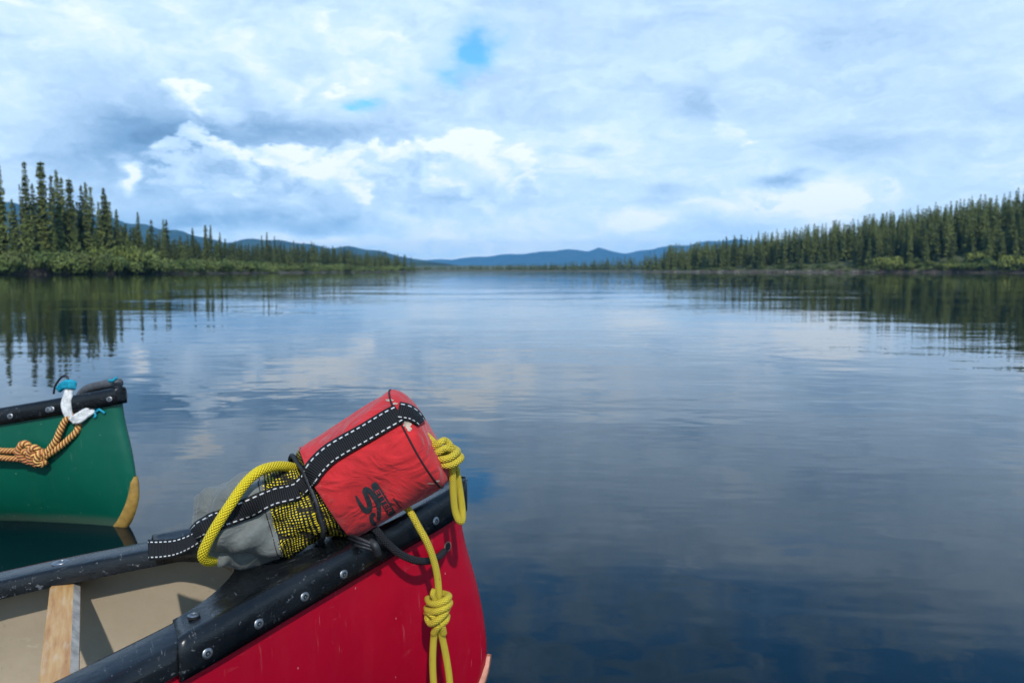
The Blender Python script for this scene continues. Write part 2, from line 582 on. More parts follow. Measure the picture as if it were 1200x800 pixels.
def mesh_data(name, v, f, mats, smooth=True, uv=None, fm=None):
    me = bpy.data.meshes.new(name)
    me.from_pydata([tuple(p) for p in v], [], [tuple(q) for q in f])
    for m in (mats if isinstance(mats, (list, tuple)) else [mats]):
        me.materials.append(m)
    if smooth:
        me.polygons.foreach_set('use_smooth', [True] * len(me.polygons))
    if fm is not None:
        me.polygons.foreach_set('material_index', list(fm))
    if uv is not None:
        l = me.uv_layers.new(name='UVMap')
        flat_ = []
        for lp in me.loops:
            flat_.extend(uv[lp.vertex_index])
        l.data.foreach_set('uv', flat_)
    me.update()
    return me


def mk(name, v, f, mats, parent=None, world=False, smooth=True, uv=None, fm=None, fix=False, merge=0, angle=None):
    if parent is not None and world:
        inv = (MW[parent] if parent in MW else MW[parent.parent]).inverted()
        v = [inv @ Vector(p) for p in v]
    me = mesh_data(name, v, f, mats, smooth, uv, fm)
    if fix or merge:
        bm = bmesh.new()
        bm.from_mesh(me)
        if merge:
            bmesh.ops.remove_doubles(bm, verts=bm.verts, dist=merge)
        if fix:
            bmesh.ops.recalc_face_normals(bm, faces=bm.faces)
        bm.to_mesh(me)
        bm.free()
    if angle:
        me.set_sharp_from_angle(angle=R(angle))
    o = bpy.data.objects.new(name, me)
    COL.objects.link(o)
    if parent is not None:
        o.parent = parent
    return o


def spline(pts, n=8, closed=False):
    """Catmull-Rom through pts (any dimension)."""
    P = np.array([list(p) for p in pts], float)
    k = len(P)
    out = []
    rng_ = range(k if closed else k - 1)
    for i in rng_:
        if closed:
            a, b, c, d = P[(i - 1) % k], P[i], P[(i + 1) % k], P[(i + 2) % k]
        else:
            b, c = P[i], P[i + 1]
            a = P[i - 1] if i > 0 else 2 * b - c
            d = P[i + 2] if i + 2 < k else 2 * c - b
        for j in range(n):
            t = j / n
            out.append(.5 * ((2 * b) + (c - a) * t + (2 * a - 5 * b + 4 * c - d) * t * t + (3 * b - a - 3 * c + d) * t ** 3))
    if not closed:
        out.append(P[-1])
    return np.array(out)


def tube(pts, r, seg=14, closed=False, cap=True):
    """pts: dense polyline. r: number or list. Returns verts, faces, uv(u = metres, v = turn)."""
    P = np.array([list(p) for p in pts], float)
    n = len(P)
    rr = np.full(n, r) if np.isscalar(r) else np.interp(np.linspace(0, 1, n), np.linspace(0, 1, len(r)), r)
    T = np.gradient(P, axis=0)
    if closed:
        T = np.roll(P, -1, 0) - np.roll(P, 1, 0)
    T /= np.linalg.norm(T, axis=1)[:, None] + 1e-12
    ref = np.array([0, 0, 1.]) if abs(T[0][2]) < .9 else np.array([1., 0, 0])
    N = ref - T[0] * ref.dot(T[0])
    N /= np.linalg.norm(N)
    v, f, uv = [], [], []
    L = 0
    for i in range(n):
        if i:
            N = N - T[i] * N.dot(T[i])
            N /= np.linalg.norm(N)
            L += np.linalg.norm(P[i] - P[i - 1])
        Bn = np.cross(T[i], N)
        for j in range(seg + 1):
            a = 2 * PI * j / seg
            v.append(P[i] + rr[i] * (math.cos(a) * N + math.sin(a) * Bn))
            uv.append((L, j / seg))
    s = seg + 1
    for i in range(n - 1):
        for j in range(seg):
            f.append((i * s + j, i * s + j + 1, (i + 1) * s + j + 1, (i + 1) * s + j))
    if closed:
        for j in range(seg):
            f.append(((n - 1) * s + j, (n - 1) * s + j + 1, j + 1, j))
    elif cap:
        f.append(tuple(reversed(range(seg))))
        f.append(tuple((n - 1) * s + j for j in range(seg)))
    return v, f, uv


class MB:
    def __init__(s):
        s.v, s.f, s.uv, s.fm = [], [], [], []

    def add(s, v, f, uv=None, mi=0):
        o = len(s.v)
        s.v += [Vector(p) for p in v]
        s.f += [tuple(i + o for i in q) for q in f]
        s.uv += list(uv) if uv is not None else [(0, 0)] * len(v)
        s.fm += [mi] * len(f)
        return s

    def build(s, name, mats, parent=None, world=False, **k):
        return mk(name, s.v, s.f, mats, parent, world, uv=s.uv, fm=s.fm, **k)


def rope_px(pts, r, n=10, seg=14, closed=False):
    return tube(spline([at(*p) for p in pts], n, closed), r, seg, closed)


def grid_faces(nu, nv, wrap=False):
    f = []
    for i in range(nu - 1):
        for j in range(nv if wrap else nv - 1):
            k = (j + 1) % nv
            f.append((i * nv + j, i * nv + k, (i + 1) * nv + k, (i + 1) * nv + j))
    return f


# ------------------------------------------------------------------ water
mk('water', [(-8200, -400, 0), (8200, -400, 0), (8200, 8400, 0), (-8200, 8400, 0)], [(0, 1, 2, 3)], M['water'])['kind'] = 'structure'


# ------------------------------------------------------------------ land
def px_x(px, D):
    return (px - 600) / F * D


LS = [(px_x(p, d), d) for p, d in ((-900, 40), (-420, 84), (-150, 105), (0, 118), (130, 128), (300, 185), (420, 275), (490, 390))]
LS.append((-60, 430))
LS += [(-75, 520), (-60, 600)]
RS = [(px_x(p, d), d) for p, d in ((1900, 105), (1500, 150), (1200, 196), (1000, 236), (800, 305), (755, 345))] + [(62, 400), (80, 305), (90, 600)]


def interp_y(tab, y):
    return float(np.interp(y, [q[1] for q in tab], [q[0] for q in tab]))


def left_g(d, y):
    return min(d / 3, 1) * .5 + max(0, d - 4) * .035


def right_A(y):
    return float(np.interp(y, (105, 150, 196, 236, 305, 345, 305), (25, 24, 21.5, 16.5, 6.2, 1.8, 1.2)))


def right_g(d, y):
    return min(d / 2.5, 1) * .5 + right_A(y) * (1 - math.exp(-max(0, d - 3) / 42.0)) * 1.2


gm_v, gm_f = [], []
nprng = np.random.default_rng(3)


def land(tab, sgn, gfun, y0, y1):
    ds = [-1.5, 0, .6, 1.5, 3, 5, 8, 12, 18, 26, 36, 48, 65, 90, 140, 220, 400]
    ys = np.linspace(y0, y1, 90)
    off = len(gm_v)
    for y in ys:
        x0 = interp_y(tab, y)
        for d in ds:
            z = -.25 if d < 0 else (.02 if d == 0 else gfun(d, y) + nprng.normal() * .05 * min(1, d / 5))
            gm_v.append((x0 + sgn * (d + (.6 * math.sin(y * .9) + .4 * math.sin(y * 2.3)) * (1 if d < 4 else 0)), y, z))
    gm_f.extend([tuple(i + off for i in (q if sgn < 0 else q)) for q in grid_faces(len(ys), len(ds))])


land(LS, -1, left_g, 40, 600)
land(RS, 1, right_g, 105, 600)
# far shore closing the lake
off = len(gm_v)
xs = np.linspace(-700, 900, 80)
for x in xs:
    for d, z in ((-2, -.25), (0, .05), (6, .7), (40, 1.5), (200, 3), (900, 10), (2200, 12)):
        gm_v.append((x * (1 + max(d, 0) / 900), 640 + 12 * math.sin(x * .011) + 5 * math.sin(x * .05) + d, z))
gm_f += [tuple(i + off for i in q) for q in grid_faces(len(xs), 7)]
m, t, b = mat('ground_cover')
pos = t.n('ShaderNodeNewGeometry').outputs['Position']
px_, py_, pz_ = t.sep(pos)
n = t.noise(pos, .5, 4)
c = t.mix(t.step(n, .35, .65), (.055, .065, .022), (.085, .095, .032))
c = t.mix(t.step(pz_, .75, .15), c, t.mix(n, (.050, .042, .028), (.10, .085, .062)))
t.put(b.inputs['Base Color'], c)
b.inputs['Roughness'].default_value = .95
g = mk('ground', gm_v, gm_f, m, fix=True)
g['kind'] = 'structure'


def ground_z(side, x, y):
    if side < 0:
        return left_g(max(0, interp_y(LS, y) - x), y)
    return right_g(max(0, x - interp_y(RS, y)), y)


# ------------------------------------------------------------------ hills
def ridge(name, prof, D, depth, mat_, rough=.06, seed=0):
    rg = np.random.default_rng(seed)
    xs_px = np.linspace(prof[0][0], prof[-1][0], 150)
    tops = np.interp(xs_px, [p[0] for p in prof], [p[1] for p in prof])
    ph = rg.random(12) * 6.28
    wob = sum(math.pow(.62, k) * np.sin(xs_px * .018 * (1.75 ** k) + ph[k]) for k in range(8)) * 1.0
    tops = tops + wob * rough * 10
    v = []
    rows = np.linspace(0, 1, 22)
    for i, px in enumerate(xs_px):
        h = max(1.0, (317 - tops[i]) / F * D + H)
        for k, w in enumerate(rows):
            y = D + (w - .55) * depth
            s_ = math.sin(PI * min(1, w / 1.1)) if w < .55 else math.cos((w - .55) / .45 * PI / 2)
            s_ = (w / .55) ** 1.25 if w <= .55 else max(0, 1 - ((w - .55) / .45) ** 1.6)
            nz = 1 + .05 * math.sin(px * .05 + w * 9 + ph[0]) * math.sin(w * PI) * (abs(w - .55) > .03) + .03 * math.sin(px * .16 + w * 21 + ph[1]) * math.sin(w * PI)
            z = h * s_ * nz if abs(w - .55) > .02 else h
            v.append((px_x(px, D) * (y / D) ** .35, y, z * (1 if w not in (0, 1) else 0) - (2 if w in (0, 1) else 0) * 0 - .5))
    o = mk(name, v, grid_faces(len(xs_px), len(rows)), mat_, fix=True)
    o['kind'] = 'structure'
    return o


def forest_hill(name, lo, hi_):
    m, t, b = mat(name)
    pos = t.n('ShaderNodeNewGeometry').outputs['Position']
    n = t.noise(pos, .012, 6, .65)
    t.put(b.inputs['Base Color'], t.mix(t.step(n, .35, .65), lo, hi_))
    b.inputs['Roughness'].default_value = .95
    b.inputs['Specular IOR Level'].default_value = .1
    t.put(b.inputs['Normal'], t.bump(t.noise(pos, .05, 5, .7), 1.0, 12))
    return m


hm = forest_hill('hill_forest', (.018, .034, .020), (.050, .075, .035))
mm = forest_hill('mountain_forest', (.022, .038, .030), (.055, .075, .055))
ridge('hills', [(-500, 236), (-200, 236), (0, 238), (60, 240), (130, 256), (180, 266), (215, 271), (262, 283), (300, 279), (350, 284), (385, 291), (410, 289),
                (450, 295), (478, 302), (510, 307), (545, 312), (600, 316)], 3400, 1100, hm, .05, 1)
ridge('hills', [(380, 316), (440, 309), (490, 306), (520, 308), (560, 314), (620, 316)], 1500, 400, hm, .05, 4)
ridge('mountains', [(540, 318), (580, 309), (605, 300), (632, 295), (660, 292), (690, 294), (700, 290), (716, 294), (735, 296), (760, 292), (775, 289), (800, 287), (850, 281),
                    (950, 286), (1100, 288), (1500, 292)], 7400, 1400, mm, .05, 2)
ridge('mountains', [(440, 310), (470, 306), (500, 304.5), (530, 304.5), (560, 301.5), (600, 298), (625, 296), (660, 301), (700, 304)], 8000, 500, mm, .06, 3)


# ------------------------------------------------------------------ trees
def spruce_mesh(seed, h, rad, whorls, branches, det, skirt=.06, sparse=0.0, club=.0):
    rg = np.random.default_rng(seed)
    v, f = [], []

    def tri(a, b_, c_):
        o = len(v)
        v.extend([a, b_, c_])
        f.append((o, o + 1, o + 2))

    def quad(a, b_, c_, d_):
        o = len(v)
        v.extend([a, b_, c_, d_])
        f.append((o, o + 1, o + 2, o + 3))
    for i in range(whorls):
        q = skirt + (1 - skirt) * ((i + rg.random() * .6) / whorls) ** .95
        z = q * h
        R0 = rad * (1 - q) ** .70 * (.70 + .42 * rg.random()) + .09
        if club and q > .86:
            R0 = max(R0, rad * club * rg.uniform(.5, 1))
        for b_ in range(branches):
            if rg.random() < sparse:
                continue
            a = rg.random() * 2 * PI
            r = R0 * rg.uniform(.55, 1.15)
            dr = r * rg.uniform(.25, .60)
            d = np.array([math.cos(a), math.sin(a), 0])
            s = np.array([-d[1], d[0], 0])
            base = np.array([0, 0, z])
            mid = base + d * r * .55 + np.array([0, 0, -dr * .55])
            tip = base + d * r + np.array([0, 0, -dr * .8])
            wd = (.16 + .24 * r) * rg.uniform(.7, 1.2)
            hang = np.array([0, 0, -wd * rg.uniform(.6, 1.1)])
            quad(base, mid - s * wd * .9 + hang * .3, tip, mid + s * wd * .9 + hang * .3)
            if det:
                for k in range(det):
                    w = rg.uniform(.25, .95)
                    p = base + d * r * w + np.array([0, 0, -dr * w])
                    side = s * rg.uniform(-1, 1) * wd * 1.3
                    tri(p + d * wd * .3, p - d * wd * .35 + side * .4, p + side + hang * rg.uniform(.6, 1.5))
            else:
                tri(base + d * r * .2, tip, mid + hang * 1.3)
    # leader
    for k in range(5):
        a = rg.random() * 6.28
        d = np.array([math.cos(a), math.sin(a), 0]) * (.07 + .006 * h)
        tri(np.array([0, 0, h * 1.01]), np.array([0, 0, h * .93]) + d, np.array([0, 0, h * .93]) - d * .6)
    return np.array(v), f


def trunk_mesh(h, r, seed=0):
    rg = np.random.default_rng(seed)
    pts = [(rg.normal() * .03, rg.normal() * .03, z * h) for z in (-.02, .1, .3, .6, .98)]
    return tube(pts, [r, r * .85, r * .7, r * .4, .015], 7)


def tree_proto(seed, h, rad, wh, br, det, mat_, **k):
    v, f = spruce_mesh(seed, h, rad, wh, br, det, **k)
    cm = mesh_data('crown', v, f, mat_, smooth=False)
    tv, tf, _ = trunk_mesh(h, .010 * h + .03, seed)
    tm = mesh_data('trunk', tv, tf, M['bark'])
    return cm, tm, v, f, tv, tf


def plant_tree(proto, x, y, z, s, label, cat, group, name='spruce_tree', sx=1.0, rz=None):
    e = empty(name, (x, y, z), random.random() * 6.28 if rz is None else rz, label, cat, group)
    e.scale = (s * sx, s * sx, s)
    for n_, me in (('trunk', proto[1]), ('crown', proto[0])):
        o = bpy.data.objects.new(n_, me)
        COL.objects.link(o)
        o.parent = e
    return e


TALL = [tree_proto(10 + i, 16, (1.5, 1.8, 1.65, 1.35, 2.0)[i], (52, 56, 48, 50, 54)[i], 11, 4, M['spruce'], sparse=(.12, .05, .2, .15, .08)[i], club=(.25, .42, .2, .3, .2)[i]) for i in range(5)]
YOUNG = [tree_proto(30 + i, 8, 1.35, 32, 8, 4, M['young'], skirt=.03, sparse=.05) for i in range(3)]
GRAY = [tree_proto(40, 14, .95, 34, 6, 1, M['grayspruce'], sparse=.35)]
MID = [tree_proto(50 + i, 9, (1.25, 1.5, 1.1, 1.4)[i], 32, 10, 2, M['spruce_far'], sparse=.08, club=.2) for i in range(4)]
YMID = [tree_proto(60 + i, 7, 1.1, 20, 7, 2, M['young'], skirt=.03) for i in range(2)]


def shore_D(px, side, back, dmin=60):
    tab = LS if side < 0 else RS
    ds_ = np.linspace(dmin, 600, 1200)
    gap = (np.interp(ds_, [q[1] for q in tab], [q[0] for q in tab]) - (px - 600) / F * ds_) * (1 if side < 0 else -1)
    k = np.nonzero(gap >= back)[0]
    return float(ds_[k[0]]) if len(k) else None


def tree_by_px(protos, i, hproto, px, top, side, dback, label, cat, group, base_D=None, sx=1.0):
    # find depth: shoreline depth along this line of sight, plus the step back from the water
    D = base_D or shore_D(px, side, dback)
    x = px_x(px, D)
    z = ground_z(side, x, D)
    hh = (317 - top) / F * D + H - z
    x *= math.cos(PITCH) - .75 * hh / D * math.sin(PITCH)
    return plant_tree(protos[i % len(protos)], x, D, z - .1, max(.2, (hh + .1) / hproto), label, cat, group, sx=sx)


G_TALL = 'tall spruces standing on the left bank'
tall = [(0, 194, 0, 14, 'tall spruce cut by the left edge of the photo, highest there'),
        (24, 217, 'g', 17, 'gray half dead spruce with thin bare branches near the left edge'),
        (30, 191, 3, 15, 'slim tall spruce with the thinnest spire, beside the gray dead one'),
        (39, 216, 2, 20, 'lower dark spruce squeezed between the thin spire and the club topped spruce'),
        (49, 191, 1, 14, 'broad club topped tall spruce on the left bank with a rounded tip'),
        (61, 207, 3, 18, 'dark narrow spruce right behind the club topped tall spruce'),
        (67, 201, 0, 16, 'dark spruce with pointed tip in the middle of the tall left group'),
        (73, 209, 2, 18, 'thin dark spruce just right of the pointed one in the tall left group'),
        (82, 211, 1, 15, 'thick topped spruce at the right end of the darkest left clump'),
        (91, 237, 3, 20, 'short dark spruce standing in the gap between the two tall left clumps'),
        (96, 218, 2, 16, 'left one of a close pair of light tipped spruces beside the gap'),
        (101, 215, 0, 15, 'right taller one of the close pair of light tipped spruces beside the gap'),
        (107, 220, 3, 18, 'spruce leaning close behind the light tipped pair on the left bank'),
        (116, 237, 2, 15, 'bushy mid height spruce between the pair and the broad right spruce'),
        (122, 221, 4, 15, 'broad ragged spruce standing at the right side of the tall left group'),
        (129, 237, 3, 18, 'narrow spruce tucked against the right side of the broad ragged spruce'),
        (137, 246, 4, 15, 'cone shaped spruce ending the tall left group towards the lake'),
        (162, 249, 0, 17, 'single spruce with bushy top standing alone right of the tall group'),
        (226, 267, 4, 18, 'pale green spruce with wide skirt beside the dark clump far along the left bank'),
        (241, 264, 1, 22, 'left dark spruce of the small far clump above the willows'),
        (247, 264, 0, 22, 'right dark spruce of the small far clump above the willows'),
        (258, 272, 3, 22, 'narrow spruce just right of the small far clump above the willows'),
        (307, 276, 2, 26, 'left slim spruce of the pair sticking out of the far left treeline'),
        (313, 272, 0, 26, 'tallest right spruce of the pair sticking out of the far left treeline'),
        (322, 277, 3, 28, 'last slim spruce sticking out of the far left treeline')]
for px, top, k, db, lab in tall:
    if k == 'g':
        tree_by_px(GRAY, 0, 14, px, top, -1, db, lab, 'spruce tree', G_TALL)
    else:
        tree_by_px(TALL[k:k + 1], 0, 16, px, top, -1, db, lab, 'spruce tree', G_TALL, sx=1.12)
young = [(14, 274, 'small light green spruce at the far left among the willows'), (30, 253, 'taller light green young spruce in front of the thin spire'),
         (65, 270, 'light green young spruce with a sharp tip below the dark clump'), (88, 266, 'light green young spruce below the gap between the tall clumps'),
         (112, 268, 'light green young spruce below the broad ragged spruce'), (50, 282, 'low light green young spruce below the club topped spruce'),
         (150, 272, 'light green young spruce left of the lone bushy topped spruce'), (172, 278, 'light green young spruce right of the lone bushy topped spruce'),
         (214, 287, 'low yellowish young spruce beside the pale skirted spruce'), (254, 283, 'low yellowish young spruce under the small far clump')]
for i, (px, top, lab) in enumerate(young):
    tree_by_px(YOUNG, i, 8, px, top, -1, 9 + (i % 3), lab, 'young spruce', 'light green young spruces on the left bank', sx=1.1)

G_LB = 'spruces of the low treeline along the left bank'
L_LB = 'low dark spruce of the treeline behind the willows on the left bank'
rg = random.Random(5)
for i in range(95):
    px = 132 + (490 - 132) * (i + rg.random()) / 95
    base = float(np.interp(px, (130, 180, 240, 300, 400, 450, 490), (264, 272, 279, 282, 289, 296, 304)))
    top = base + rg.uniform(-3.5, 7)
    tree_by_px(MID, i, 9, px, top, -1, rg.uniform(14, 34) * (1 if px < 400 else .4), L_LB, 'spruce tree', G_LB, sx=rg.uniform(.9, 1.3))
# second rows on the tall part of the left bank, filling between the trunks
for i in range(34):
    px = -60 + 260 * (i + rg.random()) / 34
    tree_by_px(MID if px > 130 or i % 2 else TALL, i, 9 if px > 130 or i % 2 else 16, px, rg.uniform(228, 268) if px < 130 else rg.uniform(256, 280), -1, rg.uniform(20, 34), 'shorter dark spruce filling in behind the tall left group', 'spruce tree',
               'shorter spruces behind the tall left group', sx=rg.uniform(.9, 1.2))

# right bank: individual spruces in front, the wood behind them as one mass
G_RB = 'spruces along the front of the right bank forest'
L_RB = 'slim dark spruce along the front of the forest on the right bank'
top_line = ((755, 297), (800, 290), (850, 281), (900, 272), (950, 263), (1000, 257), (1050, 250), (1100, 245), (1150, 238), (1200, 228), (1300, 215))
cnt = 0
front = []
for i in range(165):
    px = 757 + (1215 - 757) * (i + rg.random()) / 165
    db = rg.uniform(4, 22)
    tabx = shore_D(px, 1, db, 150)
    if tabx is None:
        continue
    D = tabx
    x = px_x(px, D)
    z = ground_z(1, x, D)
    hh = rg.uniform(7.5, 12) * (1 if rg.random() < .75 else .6)
    front.append((px, D))
    if rg.random() < .16:
        plant_tree(YMID[i % 2], x, D, z - .1, hh * .7 / 7, 'one of the lighter green young spruces along the front of the right bank forest', 'young spruce',
                   'light green young spruces of the right bank')
    else:
        plant_tree(MID[i % 4], x, D, z - .1, hh / 9, L_RB, 'spruce tree', G_RB, sx=rg.uniform(.85, 1.15))


def mass(name, items, mat_, label, cat):
    vs, fs, o = [], [], 0
    for (v, f), x, y, z, s, sx in items:
        a = rg.random() * 6.28
        ca, sa = math.cos(a), math.sin(a)
        q = v * np.array([s * sx, s * sx, s])
        q = np.column_stack([q[:, 0] * ca - q[:, 1] * sa + x, q[:, 0] * sa + q[:, 1] * ca + y, q[:, 2] + z])
        vs.append(q)
        fs += [tuple(i + o for i in k) for k in f]
        o += len(v)
    ob = mk(name, np.concatenate(vs), fs, mat_, smooth=False)
    return props(ob, label, cat, None, 'stuff')


LOW = [spruce_mesh(80 + i, 9, (1.3, 1.5, 1.4)[i], 26, 9, 1, sparse=.06, club=.2) for i in range(3)]
FAR = [spruce_mesh(90 + i, 9, 1.9, 11, 7, 0) for i in range(3)]
it = []
for i in range(2200):
    y = rg.uniform(130, 380)
    d = rg.uniform(10, 95)
    x = interp_y(RS, y) + d
    pxx = 600 + F * x / y
    if pxx > 1420 or pxx < 740:
        continue
    it.append((LOW[i % 3], x, y, right_g(d, y) - .1, rg.uniform(.85, 1.35), rg.uniform(.85, 1.15)))
mass('forest', it, M['spruce_far'], 'dense dark spruce forest covering the slope of the right bank', 'forest')
it = []
for i in range(620):
    y = rg.uniform(135, 400)
    x = interp_y(LS, y) - rg.uniform(14, 75)
    pxx = 600 + F * x / y
    if pxx < 150 or pxx > 492:
        continue
    tp = float(np.interp(pxx, (150, 180, 240, 300, 400, 450, 490), (280, 280, 286, 287, 292, 298, 305))) + rg.uniform(-2, 8)
    z = ground_z(-1, x, y)
    it.append((LOW[i % 3], x, y, z - .1, max(.15, ((317 - tp) / F * y + H - z) / 9), 1.1))
mass('forest', it, M['spruce_far'], 'low spruce wood behind the willows of the left bank', 'forest')
it = []
for i in range(900):
    y = 648 + 12 + abs(rg.gauss(0, 1)) * 30
    x = rg.uniform(-420, 420)
    pxx = 600 + F * x / y
    k = float(np.interp(pxx, (480, 560, 640, 720, 760), (.5, .62, .75, 1.25, 1.5)))
    it.append((FAR[i % 3], x, y, 1.0, k * rg.uniform(.65, 1.0), 1.6))
for i in range(260):
    y = rg.uniform(360, 470)
    d = rg.uniform(3, 50)
    it.append((FAR[i % 3], interp_y(RS, y) + d, y, .8, rg.uniform(.6, 1.0), 1.3))
    y = rg.uniform(340, 430)
    it.append((FAR[i % 3], interp_y(LS, y) - rg.uniform(6, 50), y, .8, rg.uniform(.55, .85), 1.3))
mass('distant_forest', it, M['spruce_far'], 'low distant spruce wood along the far shore of the lake', 'forest')


# ------------------------------------------------------------------ bushes
def bush_mesh(seed, n, lobes, leaf, rx=2.2, rz=1.6):
    rg_ = np.random.default_rng(seed)
    v, f = [], []
    cs = [(rg_.normal() * rx * .45, rg_.normal() * rx * .45, rz * rg_.uniform(.25, .7), rg_.uniform(.45, .8)) for _ in range(lobes)]
    for i in range(n):
        c = cs[i % lobes]
        d = rg_.normal(size=3)
        d /= np.linalg.norm(d)
        d[2] = abs(d[2]) if rg_.random() < .7 else d[2]
        r = c[3] * rg_.uniform(.55, 1.08)
        p = np.array([c[0] + d[0] * r * rx * .62, c[1] + d[1] * r * rx * .62, max(.03, c[2] + d[2] * r * rz * .75)])
        a = rg_.normal(size=3)
        a /= np.linalg.norm(a)
        u = np.cross(d, a)
        u /= np.linalg.norm(u) + 1e-9
        w = np.cross(u, a * .6 + d)
        w /= np.linalg.norm(w) + 1e-9
        s1, s2 = leaf * rg_.uniform(.6, 1.3), leaf * rg_.uniform(.3, .7)
        o = len(v)
        v += [p - u * s1, p + w * s2, p + u * s1, p - w * s2]
        f.append((o, o + 1, o + 2, o + 3))
    return np.array(v), f


def stems_mesh(seed, n, hgt, rad, th=.02):
    rg_ = np.random.default_rng(seed)
    b = MB()
    for i in range(n):
        a = rg_.random() * 6.28
        lean = rg_.uniform(.1, 1) * rad
        p0 = np.array([rg_.normal() * .2, rg_.normal() * .2, -.1])
        p2 = p0 + np.array([math.cos(a) * lean, math.sin(a) * lean, hgt * rg_.uniform(.5, 1)])
        p1 = (p0 + p2) / 2 + rg_.normal(size=3) * .12
        tv, tf, tu = tube([p0, p1, p2], [th, th * .7, th * .3], 4, cap=False)
        b.add(tv, tf, tu)
        for k in range(3):
            q = p0 + (p2 - p0) * rg_.uniform(.4, .95)
            e_ = q + rg_.normal(size=3) * .25 + np.array([0, 0, .25])
            tv, tf, tu = tube([q, e_], [th * .4, th * .2], 3, cap=False)
            b.add(tv, tf, tu)
    return b.v, b.f


BUSH = []
for i in range(4):
    v, f = bush_mesh(100 + i, 900, 7, .17)
    sv_, sf_ = stems_mesh(120 + i, 6, 1.5, 1.2, .03)
    BUSH.append((mesh_data('foliage', v, f, M['bush'], False), mesh_data('stem', sv_, sf_, M['bark'])))
BRIGHT = []
for i in range(2):
    v, f = bush_mesh(110 + i, 900, 6, .17)
    sv_, sf_ = stems_mesh(130 + i, 6, 1.5, 1.2, .03)
    BRIGHT.append((mesh_data('foliage', v, f, M['brightbush'], False), mesh_data('stem', sv_, sf_, M['bark'])))
BARE = []
for i in range(3):
    sv_, sf_ = stems_mesh(140 + i, 34, 1.7, 1.5, .028)
    BARE.append(mesh_data('bare_shrub', sv_, sf_, M['twig']))


def shrub(proto, x, y, z, s, sz, label, group):
    e = empty('willow_bush', (x, y, z), random.random() * 6.28, label, 'bush', group)
    e.scale = (s, s, s * sz)
    for n_, me in (('foliage', proto[0]), ('stem', proto[1])):
        o = bpy.data.objects.new(n_, me)
        COL.objects.link(o)
        o.parent = e


def shore_pt(px, side, back):
    d = shore_D(px, side, back, 60 if side < 0 else 140)
    return None if d is None else (px_x(px, d), d, ground_z(side, px_x(px, d), d))


L_BL = 'one of the green willow bushes crowding the water edge of the left bank'
for i in range(120):
    px = -60 + 545 * ((i + rg.random()) / 120) ** .9
    q = shore_pt(px, -1, rg.choice((.3, 1.2, 3.0, 5.5, 8.5)) * (1 if px < 420 else .5))
    if not q:
        continue
    tall_ = float(np.interp(px, (-60, 60, 150, 200, 300, 305), (1.35, 1.6, 1.75, 1.45, 1.35, 1.2)))
    shrub(BUSH[i % 4], q[0], q[1], q[2] - .1, tall_ * rg.uniform(.65, 1.1), rg.uniform(.9, 1.3), L_BL, 'willow bushes along the left bank')
for px, back, s, sz, lab in ((140, 2.5, 1.75, 1.55, 'large rounded light green willow below the lone bushy topped spruce'),
                             (158, 4.5, 1.6, 1.75, 'tall light green willow just right of the large rounded one'),
                             (75, 3.0, 1.0, 1.2, 'rounded bright willow in front of the dark spruce clump'),
                             (10, 1.0, .8, .7, 'low bright grassy willow at the left edge beside the water')):
    x, y, z = shore_pt(px, -1, back)
    shrub(BRIGHT[int(px) % 2], x, y, z - .1, s, sz, lab, 'bright willow bushes')
for px, back, s, sz, lab in ((1046, 2.0, 2.1, 1.25, 'yellow green rounded willow standing alone at the foot of the right forest'),
                             (1062, 3.0, 1.4, 1.1, 'small yellow green willow leaning on the rounded one at the right forest'),
                             (1176, 3.0, 1.9, 1.35, 'broad light green willow near the right edge of the photo'),
                             (1197, 2.0, 1.9, 1.3, 'light green willow cut by the right edge of the photo'),
                             (1152, 6, 1.6, 1.4, 'light green willow behind the dark twigs near the right edge'),
                             (1120, 3, 1.3, 1.0, 'low light green willow between the lone rounded one and the right edge')):
    x, y, z = shore_pt(px, 1, back)
    shrub(BRIGHT[int(px) % 2], x, y, z - .1, s, sz, lab, 'bright willow bushes')
for i in range(56):
    px = 770 + 450 * (i + rg.random()) / 56
    q = shore_pt(px, 1, rg.uniform(2.5, 6))
    if q:
        shrub(BUSH[i % 4], q[0], q[1], q[2] - .15, rg.uniform(.7, 1.15) * (1.3 if px > 1060 else .75), rg.uniform(.7, 1.1),
              'one of the small dull green bushes along the foot of the right forest', 'small bushes of the right bank')
for i in range(190):
    right = i % 11 < 8
    px = (760 + 450 * rg.random()) if right else (-30 + 260 * rg.random())
    q = shore_pt(px, 1 if right else -1, rg.uniform(.0, 2.2))
    if not q:
        continue
    o = bpy.data.objects.new('bare_shrub', BARE[i % 3])
    COL.objects.link(o)
    s = rg.uniform(.3, .65) if right else rg.uniform(.4, .9)
    o.location = (q[0], q[1], q[2] - .12)
    o.rotation_euler = (0, 0, rg.random() * 6.28)
    o.scale = (s * 1.3, s * 1.3, s)
    props(o, 'leafless gray brown shrub at the water edge of the ' + ('right' if right else 'left') + ' bank', 'shrub',
          'bare shrubs of the ' + ('right' if right else 'left') + ' bank')

# bleached logs washed up along the right bank
for i in range(16):
    q = shore_pt(785 + 245 * (i + rg.random()) / 16, 1, rg.uniform(.1, 1.6))
    if not q:
        continue
    L_, a = rg.uniform(1.2, 3.6), rg.uniform(-.5, .5)
    P = [(t_ * L_, rg.uniform(-.06, .06), .08 + rg.uniform(0, .10) + t_ * rg.uniform(0, .35)) for t_ in (0, .35, .7, 1)]
    v, f, uv = tube(spline(P, 4), [.11, .09, .07, .03], 7)
    o = mk('driftwood_log', v, f, M['driftwood'], None, uv=uv)
    o.location = q
    o.rotation_euler = (0, 0, a)
    props(o, 'bleached driftwood log lying at the water edge below the right forest', 'driftwood', 'driftwood logs of the right bank')

